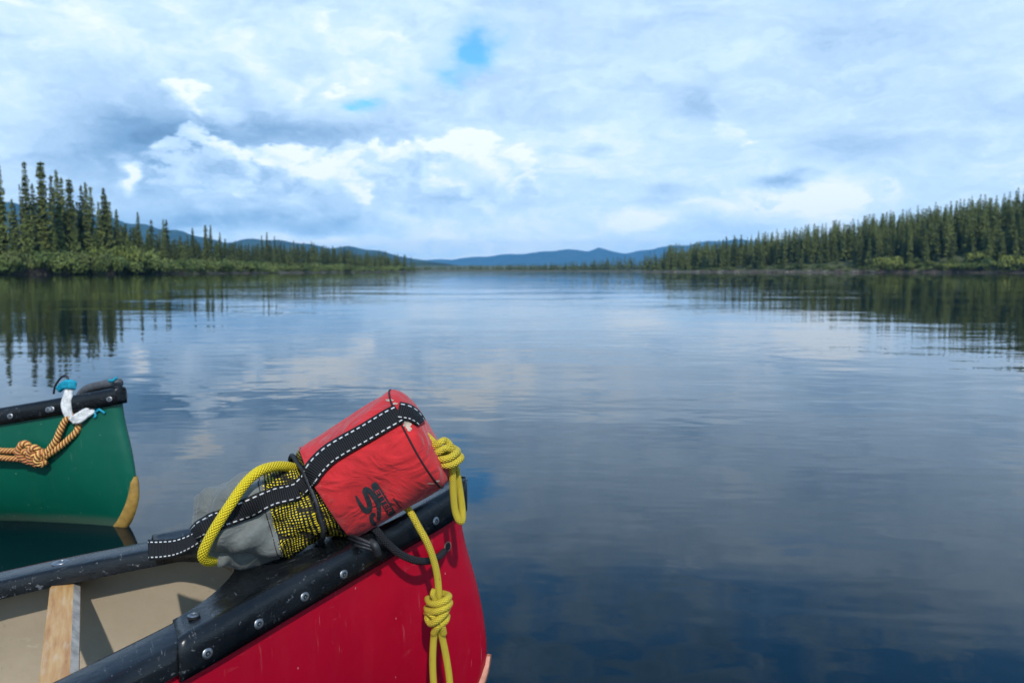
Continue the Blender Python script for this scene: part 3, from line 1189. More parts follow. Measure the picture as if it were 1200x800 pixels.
# ------------------------------------------------------------------ canoes
U_W = np.array([0, .004, .015, .05, .12, .25, .4, .6, 1.0, 1.5, 2.35])
V_W = np.array([0, .010, .018, .034, .0621, .1162, .1787, .2372, .285, .35, .40])
U_Z = np.array([-.1, 0, .2, .4, .6, .8, 1.0, 1.3, 1.7, 2.35])
V_Z = np.array([.372, .35, .3117, .2759, .2425, .2117, .184, .158, .146, .142])
E_Z = np.array([-.11, -.10, -.08, -.04, 0, .043, .085, .14, .205, .26, .30, .36])
E_V = np.array([-.40, -.27, -.14, -.05, .006, .034, .046, .043, .030, .014, .006, 0])
HALF = 2.35


def sm(xs_, ys_):
    S_ = spline(np.column_stack([xs_, ys_]), 14)
    o = np.argsort(S_[:, 0])
    return S_[o, 0], S_[o, 1]


W_T, Z_T, E_T = sm(U_W[2:], V_W[2:]), sm(U_Z, V_Z), sm(E_Z, E_V)


def wid(u):
    return float(np.interp(u, U_W[:3], V_W[:3])) if u < .015 else float(np.interp(u, *W_T))


def sheer(u):
    return float(np.interp(u, *Z_T))


def hull_pt(u, t, side, off=0.0, stern=False):
    zt = sheer(u)
    z = zt + (-.10 - zt) * t
    k = 1.9 + 4.2 * min(1, u / 1.0)
    p = (1 - t ** k) * (1 + .05 * math.sin(PI * t))
    w = max(0, wid(u) * p + off * (1 if t < .98 else 0))
    fw = float(np.interp(z, *E_T)) * max(0, 1 - u / .55) ** 2
    x = u - fw + (abs(off) * (1 if off < 0 else -1) if u < .01 else 0)
    if stern:
        x = 2 * HALF - x
    return (x, side * w, z)


def build_canoe(name, B, ang, sca, hullm, platem, plate_z, label, group):
    e = empty(name, (B[0], B[1], 0), ang, label, 'canoe', group)
    e.scale = (sca, sca, sca)
    MW[e] = MW[e] @ Matrix.Scale(sca, 4)
    us = [0, .004, .015, .03] + list(np.linspace(.06, HALF, 46))
    ts = list(np.linspace(0, 1, 22))

    def shell(off):
        rows = [(u, False) for u in us] + [(u, True) for u in reversed(us[:-1])]
        v = []
        for u, st in rows:
            for side in (1, -1):
                for t_ in (ts if side > 0 else list(reversed(ts))):
                    v.append(hull_pt(u, t_, side, off, st))
        return v, grid_faces(len(rows), 2 * len(ts))
    v, f = shell(0)
    mk('hull', v, f, hullm, e, fix=True, merge=.0008)
    rows_u = [u for u in us if u > .05]
    v = []
    rows = [(u, False) for u in rows_u] + [(u, True) for u in reversed(rows_u[:-1])]
    for u, st in rows:
        for side in (1, -1):
            for t_ in (ts if side > 0 else list(reversed(ts))):
                x, y, z = hull_pt(u, t_, side, -.007, st)
                v.append((x, y, z + .010 * t_ ** 4))
    mk('lining', v, grid_faces(len(rows), 2 * len(ts)), M['tan'], e, merge=.0008)
    # gunwales
    prof = [(.0085, -.027), (.0092, -.012), (.0075, -.004), (.003, -.0005), (-.004, .0005), (-.040, .0005), (-.0455, -.001), (-.0475, -.005), (-.0475, -.022),
            (-.043, -.0225), (-.0425, -.007), (-.003, -.007), (.0022, -.012), (.0022, -.027)]
    for side in (1, -1):
        v = []
        rows = [(u, False) for u in np.linspace(.29, HALF, 46)] + [(u, True) for u in np.linspace(HALF, .29, 46)[1:]]
        cl = [((u if not st else 2 * HALF - u), side * wid(u), sheer(u)) for u, st in rows]
        for i, p in enumerate(cl):
            a, b_ = cl[max(0, i - 1)], cl[min(len(cl) - 1, i + 1)]
            tx, ty = b_[0] - a[0], b_[1] - a[1]
            l = math.hypot(tx, ty)
            nx, ny = -ty / l * side, tx / l * side
            for o, dz_ in prof:
                v.append((p[0] + nx * o, p[1] + ny * o, p[2] + dz_))
        mk('gunwale', v, grid_faces(len(cl), len(prof), True), M['vinyl'], e, fix=True, angle=50)
    # moulded end caps
    U0, UE = .300, .382

    def capw(u):
        return max(wid(max(u, 0)) + .0135, .022) if u > 0 else .022 * math.sqrt(max(0, 1 - (u / .013) ** 2))

    for stern in (False, True):
        b = MB()
        ul = [-.013, -.0125, -.0111, -.0085, -.0046, 0.0] + list(np.linspace(.02, U0 - .02, 16)) + [U0 + q for q in (0, .0006, .003, .008, .016, .026, .038, .050, .062, .073, UE - U0)]
        for side in (1, -1):
            v = []
            for u in ul:
                wo_ = capw(u)
                c_ = 0
                if u > U0:
                    c_ = (wo_ - .066) * math.sqrt(max(0, 1 - (1 - (u - U0) / (UE - U0)) ** 2))
                zt = sheer(u) + .006
                wi = max(wo_ - .012, wo_ * .5)
                rad_ = min(1, wo_ / .024)
                row = []
                for q in (0, .2, .4, .6, .8, .92, 1.0):
                    y = c_ + (wi - c_) * q
                    dip = -.007 * (1 - min(1, (y / max(wi, 1e-5)))) * min(1, max(u, 0) / .12) if True else 0
                    row.append((y, zt + dip + (.0015 if q > .85 else 0)))
                row += [(wo_ - (wo_ - wi) * .62, zt + .0008), (wo_ - (wo_ - wi) * .28, zt - .003), (wo_ - (wo_ - wi) * .06, zt - .010), (wo_, zt - .018), (wo_, zt - .030), (wo_ - .001, zt - .041)]
                if u > U0:
                    row = [(row[0][0], row[0][1] - .020)] + row
                else:
                    row = [row[0]] + row
                for y, z in row:
                    v.append(((u if not stern else 2 * HALF - u), side * y, z))
            b.add(v, grid_faces(len(ul), 14))
            # close the rear of each arm with a thin step
        o = b.build('deck_cap', M['vinyl'], e, fix=True, merge=.0002, angle=60)
        s_ = o.modifiers.new('thickness', 'SOLIDIFY')
        s_.thickness = .004
        s_.offset = -1
    # wooden carrying thwart
    for stern in (False, True):
        u = .489
        hw = wid(u) - .012
        z = sheer(u) - .030
        b = MB()
        w2, t2 = .0175, .010
        prof = [(-w2, -t2), (w2, -t2), (w2, t2 * .3), (w2 - .0075, t2), (-w2 + .0025, t2), (-w2, t2 * .75)]
        v, fm = [], []
        ysn = np.linspace(-hw, hw, 9)
        for y in ysn:
            nar = 1.0
            for x, zz in prof:
                xx = u - x * nar
                v.append((xx if not stern else 2 * HALF - xx, y, z + zz))
        ff = grid_faces(len(ysn), 6, True)
        fm = [1 if (i % 6) == 2 else 0 for i in range(len(ff))]
        ff += [tuple(range(6)), tuple(reversed(range(len(v) - 6, len(v))))]
        fm += [0, 0]
        mk('thwart', v, ff, [M['wood'], M['bevel']], e, fm=fm, fix=True, smooth=False)
    # stem skid plate
    v = []
    zs = np.linspace(-.085, plate_z, 16)
    for z in zs:
        ext = .004 + (.046 if plate_z > .12 else .040) * min(1, max(0, (plate_z - z) / .20)) ** 1.1
        if z > plate_z - .012:
            ext *= max(.15, (plate_z - z) / .012)
        for q in np.linspace(-1, 1, 17):
            u = abs(q) * ext
            zt = sheer(u)
            t_ = (zt - z) / (zt + .10)
            lift = .0038 * (1 - abs(q) ** 6)
            p = hull_pt(u, t_, 1 if q > 0 else -1, lift)
            fwd = .004 if abs(q) < .05 else .0
            v.append((p[0] - fwd, p[1] if abs(q) > .02 else 0, p[2]))
    mk('skid_plate', v, grid_faces(16, 17), platem, e, fix=True)
    return e


def bolt(parent, p, nrm, r, washer=False, name='rivet', h=.0022):
    """A domed head with a socket, standing on a surface point p (in the local frame of parent)."""
    nrm = Vector(nrm).normalized()
    q = nrm.to_track_quat('Z', 'Y')
    v, f, fm = [], [], []
    seg = 18
    h = h * .7
    prof = [(1.0, -.002), (1.0, h * .35), (.9, h * .75), (.62, h), (.50, h), (.44, h * .2), (.22, h * .2), (.20, h * .7), (0.0001, h * .7)]
    if washer:
        prof = [(1.45, -.002), (1.45, .0007), (1.36, .0012), (1.02, .0012)] + [(a, b_ + .0012) for a, b_ in prof[1:]]
    for a, z in prof:
        for j in range(seg):
            an = 2 * PI * j / seg
            v.append(Vector(p) + q @ Vector((r * a * math.cos(an), r * a * math.sin(an), z)))
    f = grid_faces(len(prof), seg, True)
    fm = [1 if (len(prof) - 4) * seg <= i < (len(prof) - 2) * seg or i < seg * (1 if not washer else 0) else 0 for i in range(len(f))]  # socket groove coloured dark for its shade, plain rivets get a dark skirt
    return mk(name, v, f, [M['steel'], M['dark']], parent, fm=fm, fix=True, angle=40)


A_RED = math.atan2(-math.sin(.4889), -math.cos(.4889))
RB = (-.0776, 1.0973)
red = build_canoe('canoe', RB, A_RED, 1.0, M['red'], M['salmon'], .090,
                  'red canoe with black vinyl gunwales and tan inside, carrying the rescue bag', 'canoes on the lake')
A_GRN = math.atan2(.41, -.91)
grn = build_canoe('canoe', ((135 - 600) / F * 1.985, 1.985), A_GRN, 1.0, M['green'], M['ochre'], .135,
                  'green canoe bow with ochre skid plate and orange rope, beside the red canoe', 'canoes on the lake')


def lip(u, side, dz=-.018, out=.0135):
    """Point and outward normal on the outer lip of the end cap."""
    a, b_ = wid(u - .02), wid(u + .02)
    n = Vector((-(b_ - a) / .04, 1, 0)).normalized()
    return Vector((u, side * (wid(u) + out), sheer(u) + .006 + dz)), Vector((n.x, side * n.y, .12))


def nearest_u(e, px, py, fn):
    best = None
    for u in np.linspace(0.005, 1.2, 305):
        p, n = fn(u)
        w = MW[e] @ p
        d = Vector((0, math.cos(PITCH), -math.sin(PITCH))).dot(w - Vector((0, 0, H)))
        if d < .05:
            continue
        X = 600 + F * w.x / d
        Y = 400 - F * (Vector((0, math.sin(PITCH), math.cos(PITCH))).dot(w - Vector((0, 0, H)))) / d
        q = (X - px) ** 2 + (Y - py) ** 2
        if best is None or q < best[0]:
            best = (q, u, p, n)
    return best[1:]


for px, py in ((242, 763), (302, 730), (357, 698), (404, 672), (511, 612)):
    u, p, n = nearest_u(red, px, py, lambda u: lip(u, 1, -.026))
    bolt(red, p, n, .0058)
def deck_pt(u, side=1, ins=.034, dz=.0072):
    return Vector((u, side * (wid(u) - ins), sheer(u) + dz)), Vector((0, 0, 1))
u, p, n = nearest_u(red, 225, 714, lambda u: deck_pt(u, 1, .030))
bolt(red, p, n, .0064)
u, p, n = nearest_u(red, 72, 664, lambda u: deck_pt(u, -1, .020, .0006))
bolt(red, p, n, .0085, True, 'bolt')
u, p, n = nearest_u(red, 120, 790, lambda u: deck_pt(u, 1, .020, .0006))
for px, py in ((12, 484), (31, 305), (56, 475), (134, 453)):
    u, p, n = nearest_u(grn, px, py, lambda u: lip(u, 1, -.024))
    bolt(grn, p, n, .0075)

# ------------------------------------------------------------------ throw bag
ST = [  # image centre, depth, radius up, radius across, t
    (228, 630, .925, .006, .010), (234, 628, .928, .022, .034), (246, 624, .932, .037, .050), (268, 616, .940, .0475, .058), (298, 606, .948, .052, .060), (328, 597, .957, .052, .058),
    (352, 590, .965, .0505, .053), (364, 586, .970, .0500, .051), (378, 578, .978, .0605, .061), (390, 571, .981, .0640, .066),
    (430, 548, .985, .0665, .070), (468, 526, .988, .0690, .072), (484, 517, .990, .0690, .072), (493, 512, .991, .0670, .069), (499, 509, .992, .0600, .061), (503, 507, .993, .045, .046),
    (504, 506, .993, .020, .020), (504.5, 506, .993, .001, .001)]
bag_loc = at(400, 580, .98)
bag_loc.z = .33
bag = empty('rescue_bag', bag_loc, 0, 'red and gray rescue throw bag with striped black strap lying on the canoe deck', 'throw bag')
CS = spline([(*at(a, b_, d), ru, rs) for a, b_, d, ru, rs in ST], 10)
NSEC = len(CS)
LEN = np.concatenate([[0], np.cumsum(np.linalg.norm(np.diff(CS[:, :3], axis=0), axis=1))])


def bagP(t, phi, lift=0.0):
    """t: station index (float, 0..len(ST)-1), phi: turn from the top, positive towards the camera side."""
    i = min(max(t * 10, 0), NSEC - 1.0001)
    k = int(i)
    w = i - k
    c = CS[k] * (1 - w) + CS[k + 1] * w
    a = CS[min(NSEC - 1, k + 8)] - CS[max(0, k - 8)]
    T = Vector(a[:3]).normalized()
    if t > 11.5:
        a = CS[120] - CS[100]
        T = Vector(a[:3]).normalized()
    up = (Vector((0, 0, 1)) - T * T.z).normalized()
    sd = T.cross(up)                       # towards the camera
    ru, rs = c[3], c[4]
    ex = 2.35 if t > 7.5 else 2.0
    ca, sa = math.cos(phi), math.sin(phi)
    den = (abs(ca) ** ex + abs(sa) ** ex) ** (1 / ex)
    r = 1 / den
    dent = 0
    if t < 7:
        # soft folds of the half empty sleeve
        fold = min(1, t / 1.0)
        dent = .0045 * math.sin(3 * phi + t * 1.3) + .003 * math.sin(5 * phi - t * 2.3 + 1) + .0022 * math.sin(9 * phi + t * 3.1)
        if t < 4.8:
            dent += .0075 * (abs(math.sin(2.5 * phi - t * .9 + .6)) ** .6 - .6) + .004 * (abs(math.sin(4 * phi + t * 1.7 + .4)) ** .5 - .65)
        dent *= fold * (1 if t < 5 else .7)
        if t < 3.2:
            dent += (3.2 - t) / 3.2 * (.006 * math.sin(7 * phi + 1.2 * t) + .003 * math.sin(13 * phi - t))
    else:
        g_ = min(1, (t - 7) / 1.5) * min(1, max(0, (15 - t) / 2))
        dent = g_ * (.0012 * math.sin(4 * phi + t) + .0010 * math.sin(2.2 * t + 7 * phi) + .0014 * math.sin(1.1 * t - 3 * phi))
        dent -= .004 * math.exp(-((phi - 2.0) / .5) ** 2) * math.exp(-((t - 8.3) / .7) ** 2)
    q = min(1, min(ru, rs) / .03)
    return Vector(c[:3]) + up * ((ru + dent * q + lift) * r * ca) + sd * ((rs + dent * q + lift) * r * sa)


def bag_len(t):
    i = min(max(t * 10, 0), NSEC - 1)
    return float(np.interp(i, np.arange(NSEC), LEN))


def bag_part(t0, t1, n, seg=72):
    v, uv = [], []
    for i in range(n + 1):
        t = t0 + (t1 - t0) * i / n
        for j in range(seg + 1):
            ph = 2 * PI * j / seg
            v.append(bagP(t, ph))
            uv.append((bag_len(t), ph * .058))
    return v, grid_faces(n + 1, seg + 1), uv


T_G, T_R = 4.75, 8.25
v, f, uv = bag_part(0, T_G, 60)
allv, allf = list(v), list(f)
mk('gray_sleeve', v, f, M['baggray'], bag, True, uv=uv)
v, f, uv = bag_part(T_G - .05, T_R + .15, 44)
allf += [tuple(i + len(allv) for i in q) for q in f]
allv += v
mk('net_panel', v, f, M['net'], bag, True, uv=uv)
n_red = 90
v, f, uv = bag_part(T_R, len(ST) - 1.0, n_red)
# turn the mouth of the red cloth out a little so that it laps over the net
for j in range(73):
    for i in range(3):
        v[i * 73 + j] = bagP(T_R + (len(ST) - 1 - T_R) * i / n_red, 2 * PI * j / 72, .0022)
allf += [tuple(i + len(allv) for i in q) for q in f]
allv += v
red_body = mk('red_body', v, f, M['bagred'], bag, True, uv=uv)
bvh = BVHTree.FromPolygons(allv, allf)
EYE = Vector((0, 0, H))


def cast(px, py, off=0.0):
    d = px_dir(px, py).normalized()
    h, n, _, dist = bvh.ray_cast(EYE, d)
    if h is None:
        return None
    if n.dot(d) > 0:
        n = -n
    return h + n * off


# seams: dark stitched lines round the bag
def ring(t, lift, r, tilt=0.0, a0=0, a1=2 * PI, n=90):
    P = [bagP(t + tilt * math.cos(a0 + (a1 - a0) * i / n), a0 + (a1 - a0) * i / n, lift) for i in range(n + 1)]
    return tube(P, r, 6, cap=False)


def seam(t, gap=.0022, lift=.0003):
    b = MB()
    n = 150
    for i in range(n):
        P = [bagP(t, 2 * PI * (i + q) / n, lift) for q in (0.12, .5, .88)]
        v, f, uv = tube(P, .00055, 5)
        b.add(v, f, uv)
    return b


seam(T_R + .26).build('mouth_seam', M['thread'], bag, True)
v, f, uv = ring(12.55, .0002, .0013)
mk('end_seam', v, f, M['thread'], bag, True, uv=uv)
seam(T_G - .17).build('sleeve_seam', M['thread'], bag, True)


def ribbon_px(path, off, n=10, across=5, th=.0016):
    """Strap laid on the bag: path = (px, py, half width in px[, depth off the bag])."""
    S_ = spline([(a, b_, c_ * .75) for a, b_, c_ in path], n)
    v, uv = [], []
    L = 0
    last = None
    prev = [None] * across
    for i, (x, y, hw) in enumerate(S_):
        a, b_ = S_[max(0, i - 1)], S_[min(len(S_) - 1, i + 1)]
        tx, ty = b_[0] - a[0], b_[1] - a[1]
        l = math.hypot(tx, ty)
        nx, ny = -ty / l, tx / l
        row = []
        for k in range(across):
            w = (k / (across - 1) * 2 - 1) * hw
            p = cast(x + nx * w, y + ny * w, off)
            row.append(p)
        ok = [p for p in row if p is not None]
        if not ok:
            continue
        for k in range(across):
            if row[k] is None:
                j = min((q for q in range(across) if row[q] is not None), key=lambda q: abs(q - k))
                w = (k / (across - 1) * 2 - 1) * hw
                d = px_dir(x + nx * w, y + ny * w)
                row[k] = EYE + d * ((row[j].y + .004 * abs(k - j)) / d.y)
        mid = row[across // 2]
        if last is not None:
            L += (mid - last).length
        last = mid
        for k in range(across):
            v.append(row[k])
            uv.append((L, k / (across - 1)))
    rows = len(v) // across
    # relax the ribbon along its length so that it spans small dents like stiff webbing
    A_ = np.array([list(p) for p in v]).reshape(rows, across, 3)
    for _ in range(6):
        A_[1:-1] = A_[1:-1] * .5 + (A_[:-2] + A_[2:]) * .25
    A_ = A_ + np.array([0, -.0012, .0006])
    return A_.reshape(-1, 3), grid_faces(rows, across), uv


v, f, uv = ribbon_px([(468, 485.5, 14.5), (455, 493, 15), (430, 508, 15), (405, 522, 15), (386, 534, 15), (371, 549, 15), (361, 564, 14), (350, 574, 13.5)], .0012)
o = mk('shoulder_strap', v, f, M['web'], bag, True, uv=uv)
s_ = o.modifiers.new('thickness', 'SOLIDIFY')
s_.thickness = .0018
s_.offset = 1 if True else 0
v, f, uv = ribbon_px([(466, 482.5, 13), (474, 484, 12.5), (482, 487, 11), (489, 493, 8.5), (492, 497, 7)], .0016)
o = mk('shoulder_strap', v, f, M['web'], bag, True, uv=uv)
s_ = o.modifiers.new('thickness', 'SOLIDIFY')
s_.thickness = .0018
s_.offset = 1
v, f, uv = ribbon_px([(350, 575, 13.5), (338, 579, 14), (320, 583, 15), (300, 591, 15.5), (278, 601, 15.5), (258, 610, 15), (240, 618, 13), (229, 625, 10)], .0012)
o = mk('shoulder_strap', v, f, M['web'], bag, True, uv=uv)
s_ = o.modifiers.new('thickness', 'SOLIDIFY')
s_.thickness = .0018
s_.offset = 1


def ribbon3(path, n=10, across=5):
    S_ = spline([(*at(a, b_, d), *at(c_, e_, g_)) for (a, b_, d), (c_, e_, g_) in path], n)
    v, uv = [], []
    L = 0
    for i, q in enumerate(S_):
        if i:
            L += np.linalg.norm(q[:3] - S_[i - 1][:3])
        for k in range(across):
            w = k / (across - 1)
            v.append(q[:3] * (1 - w) + q[3:] * w)
            uv.append((L, w))
    return v, grid_faces(len(S_), across), uv


v, f, uv = ribbon3([((262, 600, .905), (262, 621, .900)), ((242, 610, .905), (240, 634, .900)), ((228, 622, .915), (222, 645, .905)), ((208, 630, .925), (206, 652, .912)), ((190, 632, .935), (190, 655, .918)),
                    ((174, 632, .945), (175, 656, .926))])
o = mk('strap_tail', v, f, M['web'], bag, True, uv=uv)
s_ = o.modifiers.new('thickness', 'SOLIDIFY')
s_.thickness = .002
s_.offset = 0

# shock cord round the neck
v, f, uv = tube(np.array([list(bagP(6.7 + .2 * math.cos(a - .4), a, .0075 + .001 * math.sin(2 * a))) for a in np.linspace(0, 2 * PI, 90)[:-1]]), .0029, 10, closed=True)
mk('neck_cord', v, f, M['shock'], bag, True, uv=uv)

# yellow carrying loop at the neck
v, f, uv = rope_px([(345, 548, .955), (333, 546, .935), (318, 547, .915), (302, 553, .897), (286, 568, .885), (268, 594, .872), (252, 619, .866), (241, 640, .866), (238, 651, .870), (243, 657, .880), (252, 656, .897), (262, 650, .915)], .0060, 12, 18)
mk('rope_loop', v, f, M['rope_smooth'], bag, True, uv=uv)

# printed mark: a winding black letter and a lettered bar
def decal_strip(path, off, n=8):
    S_ = spline(path, n)
    v = []
    ends = len(S_)
    for i, (x, y, hw) in enumerate(S_):
        a, b_ = S_[max(0, i - 1)], S_[min(ends - 1, i + 1)]
        tx, ty = b_[0] - a[0], b_[1] - a[1]
        l = math.hypot(tx, ty) + 1e-9
        nx, ny = -ty / l, tx / l
        for k in (-1, 0, 1):
            v.append(cast(x + nx * hw * k, y + ny * hw * k, off))
    rows = [v[i * 3:i * 3 + 3] for i in range(ends)]
    rows = [r for r in rows if all(p is not None for p in r)]
    return [p for r in rows for p in r], grid_faces(len(rows), 3)


def lp(x, y):     # pixel in the enlarged view of the mark -> photo pixel
    return 405 + x / 10.66, 550 + y / 10.66


b = MB()
S1 = [(128, 318, .9), (150, 365, 1.6), (195, 445, 2.4), (250, 505, 2.9), (295, 500, 3.1), (300, 430, 3.1), (265, 335, 2.9), (235, 260, 2.5), (260, 232, 2.2), (300, 262, 2.8), (360, 340, 3.1), (405, 420, 3.0), (418, 500, 2.7), (415, 570, 2.5),
      (410, 628, 2.2)]
b.add(*decal_strip([(*lp(x, y), w) for x, y, w in S1], .0007))
S2 = [(372, 560, 1.3), (345, 550, 2.2), (322, 580, 2.4), (330, 630, 2.4), (355, 668, 2.2), (382, 684, 1.4)]
b.add(*decal_strip([(*lp(x, y), w) for x, y, w in S2], .0008))
BAR = [(345, 163, 2.2), (356, 180, 4.0), (392, 244, 4.6), (440, 322, 4.7), (500, 420, 4.7), (560, 515, 4.6), (590, 560, 4.2)]
b.add(*decal_strip([(*lp(x, y), w) for x, y, w in BAR], .0006))
for i in range(16):        # the last rubbed line of small print
    x, y = 600 + 95 * i / 16, 352 + 118 * i / 16
    b.add(*decal_strip([(*lp(x - 7, y + 8 * (i % 2)), .7), (*lp(x + 8, y + 8), .8)], .0006, 3))
b.build('printed_mark', M['print'], bag, True)
# red letters left free inside the bar
tcv = bpy.data.curves.new('lettering', 'FONT')
tcv.body = 'ETTER'
tcv.size = 1.0
tcv.resolution_u = 2
to = bpy.data.objects.new('lettering_source', tcv)
COL.objects.link(to)
dg = bpy.context.evaluated_depsgraph_get()
tme = bpy.data.meshes.new_from_object(to.evaluated_get(dg))
tv = np.array([v_.co[:] for v_ in tme.vertices])
tf = [tuple(p.vertices) for p in tme.polygons]
bpy.data.objects.remove(to)
bpy.data.meshes.remove(tme)
# letters run along the bar, tops towards the winding letter... read from the upper end of the bar downwards
tv[:, 0] -= tv[:, 0].min()
tv[:, 0] /= tv[:, 0].max()
tv[:, 1] /= tv[:, 1].max()
A0, A1 = np.array(lp(392, 252)), np.array(lp(562, 528))
ax_ = A1 - A0
pn = np.array([ax_[1], -ax_[0]]) / np.linalg.norm(ax_)
lv = []
for x, y, _ in tv:
    q = A0 + ax_ * x + pn * (y - .5) * 6.0
    lv.append(cast(q[0], q[1], .0011))
if all(p is not None for p in lv):
    mk('lettering', lv, tf, M['redprint'], bag, True, smooth=False)
# dried mud under the strap end
b = MB()
for cx, cy, rx_, ry_ in ((477, 497, 5, 4.5), (473, 493, 5, 2.5), (480, 503, 2.5, 3), (456, 469, 5, 1.6), (463, 473, 3, 1.4), (512, 563, 4, .9), (505, 566, 5, .8)):
    v = [cast(cx, cy, .0005)]
    k_ = 14
    for j in range(k_):
        a = 2 * PI * j / k_
        rr_ = rg.uniform(.65, 1.2)
        v.append(cast(cx + rx_ * rr_ * math.cos(a), cy + ry_ * rr_ * math.sin(a), .0005))
    if all(p is not None for p in v):
        b.add(v, [(0, 1 + j, 1 + (j + 1) % k_) for j in range(k_)])
b.build('mud_stain', M['mud'], bag, True)


# ------------------------------------------------------------------ rope knots
def knot_wraps(c, axis, turns, r_coil, r, pitch, squash=1.0, start=0.0, seg=14):
    """Turns of rope round an axis through c."""
    axis = Vector(axis).normalized()
    x = axis.cross(Vector((0, 1, 0))).normalized()
    y = axis.cross(x)
    n = int(turns * 26)
    P = []
    for i in range(n + 1):
        a = start + turns * 2 * PI * i / n
        P.append(Vector(c) + axis * (pitch * (i / n * turns - turns / 2)) + x * r_coil * math.cos(a) + y * r_coil * squash * math.sin(a))
    return tube(P, r, seg)


RR = .0044
# upper knot: hitch at the end of the bag with a doubled loop hanging over the bow
b = MB()
b.add(*rope_px([(478, 514, 1.0), (490, 510, .985), (497, 509, .972), (503, 513, .968), (509, 519, .965), (514, 526, .965)], RR, 10))
b.add(*rope_px([(497, 522, .980), (501, 525, .966), (508, 523, .956), (516, 518, .954), (521, 516, .960), (527, 521, .962), (530, 529, .966)], RR, 10))
b.add(*rope_px([(501, 528, .972), (506, 532, .958), (514, 529, .951), (522, 525, .954), (528, 527, .962)], RR, 10))
b.add(*rope_px([(513, 534, .985), (512, 536, .962), (518, 538, .950), (527, 536, .949), (534, 531, .956), (536, 528, .968), (530, 524, .980)], RR, 10))
b.add(*rope_px([(514, 538, .985), (514, 542, .963), (521, 545, .951), (530, 544, .950), (538, 539, .956), (540, 535, .968), (533, 531, .982)], RR, 10))
b.add(*rope_px([(505, 521, .968), (515, 528, .966), (525, 536, .966), (530, 548, .964)], RR * 1.2, 8))
b.build('loop_knot', M['rope'], bag, True)
b = MB()
b.add(*rope_px([(527, 538, .965), (530, 552, .965), (531, 575, .966), (533, 596, .968), (537, 608, .968), (541, 610, .972), (542, 600, .978), (539, 575, .982), (535, 552, .98), (531, 538, .975)], RR, 12))
b.build('hanging_loop', M['rope'], bag, True)

# the yellow painter: from under the bag, over the gunwale and down the hull
pr = empty('rope', at(500, 640, .96), 0, 'yellow braided rope with a figure eight knot hanging down the red hull', 'rope')
b = MB()
b.add(*rope_px([(466, 586, 1.0), (474, 592, .975), (481, 600, .962), (490, 616, .957), (500, 634, .956), (507, 652, .958), (512, 672, .961), (514, 692, .963), (514, 712, .965)], RR, 10))
b.build('strand', M['rope'], pr, True)
b = MB()
kd = .962
b.add(*rope_px([(501, 701, .975), (504, 706, .960), (513, 707, .952), (522, 703, .954), (526, 698, .966), (519, 695, .978)], RR, 10))
b.add(*rope_px([(500, 712, .978), (502, 715, .962), (511, 716, .951), (521, 712, .952), (527, 706, .964), (520, 701, .98)], RR, 10))
b.add(*rope_px([(503, 721, .975), (501, 724, .963), (505, 730, .955), (513, 726, .950), (521, 718, .955), (524, 713, .968)], RR, 10))
b.add(*rope_px([(500, 718, .972), (504, 718, .958), (512, 726, .954), (518, 734, .958), (520, 742, .962)], RR, 10))
b.add(*rope_px([(524, 721, .972), (522, 727, .960), (514, 733, .955), (508, 742, .960)], RR, 10))
b.add(*rope_px([(509, 690, .958), (507, 696, .955), (510, 702, .958)], RR * .8, 8))
b.add(*rope_px([(514, 700, .966), (513, 715, .966), (513, 730, .966)], RR * 1.7, 8))
b.build('knot', M['rope'], pr, True)
b = MB()
b.add(*rope_px([(510, 736, .962), (508, 750, .962), (507, 775, .963), (508, 800, .965), (510, 830, .967), (515, 846, .969), (521, 846, .971), (526, 830, .971), (527, 800, .970), (523, 770, .968), (518, 745, .965), (516, 734, .964)], RR, 12))
b.build('loop', M['rope'], pr, True)

# black grab loop through the hull, its hole as a rim with a dark disc, and the keeper strap under the bag
v, f, uv = rope_px([(428, 612, .985), (440, 620, .955), (452, 634, .948), (468, 648, .950), (486, 656, .962), (500, 657, .985), (512, 653, 1.015), (519, 647, 1.045), (524, 641, 1.09)], .0047, 12, 16)
mk('grab_loop', v, f, M['cord'], red, True, uv=uv)


def hull_px(e, px, py):
    best = None
    for u in np.linspace(.004, .9, 225):
        for t_ in np.linspace(0.02, .8, 100):
            w = MW[e] @ Vector(hull_pt(u, t_, 1))
            q = w - EYE
            d = Vector((0, math.cos(PITCH), -math.sin(PITCH))).dot(q)
            X = 600 + F * q.x / d
            Y = 400 - F * Vector((0, math.sin(PITCH), math.cos(PITCH))).dot(q) / d
            s_ = (X - px) ** 2 + (Y - py) ** 2
            if best is None or s_ < best[0]:
                best = (s_, u, t_)
    _, u, t_ = best
    p = Vector(hull_pt(u, t_, 1))
    a = Vector(hull_pt(u + .01, t_, 1)) - p
    b_ = Vector(hull_pt(u, t_ + .02, 1)) - p
    n = b_.cross(a).normalized()
    if n.y < 0:
        n = -n
    return p, n


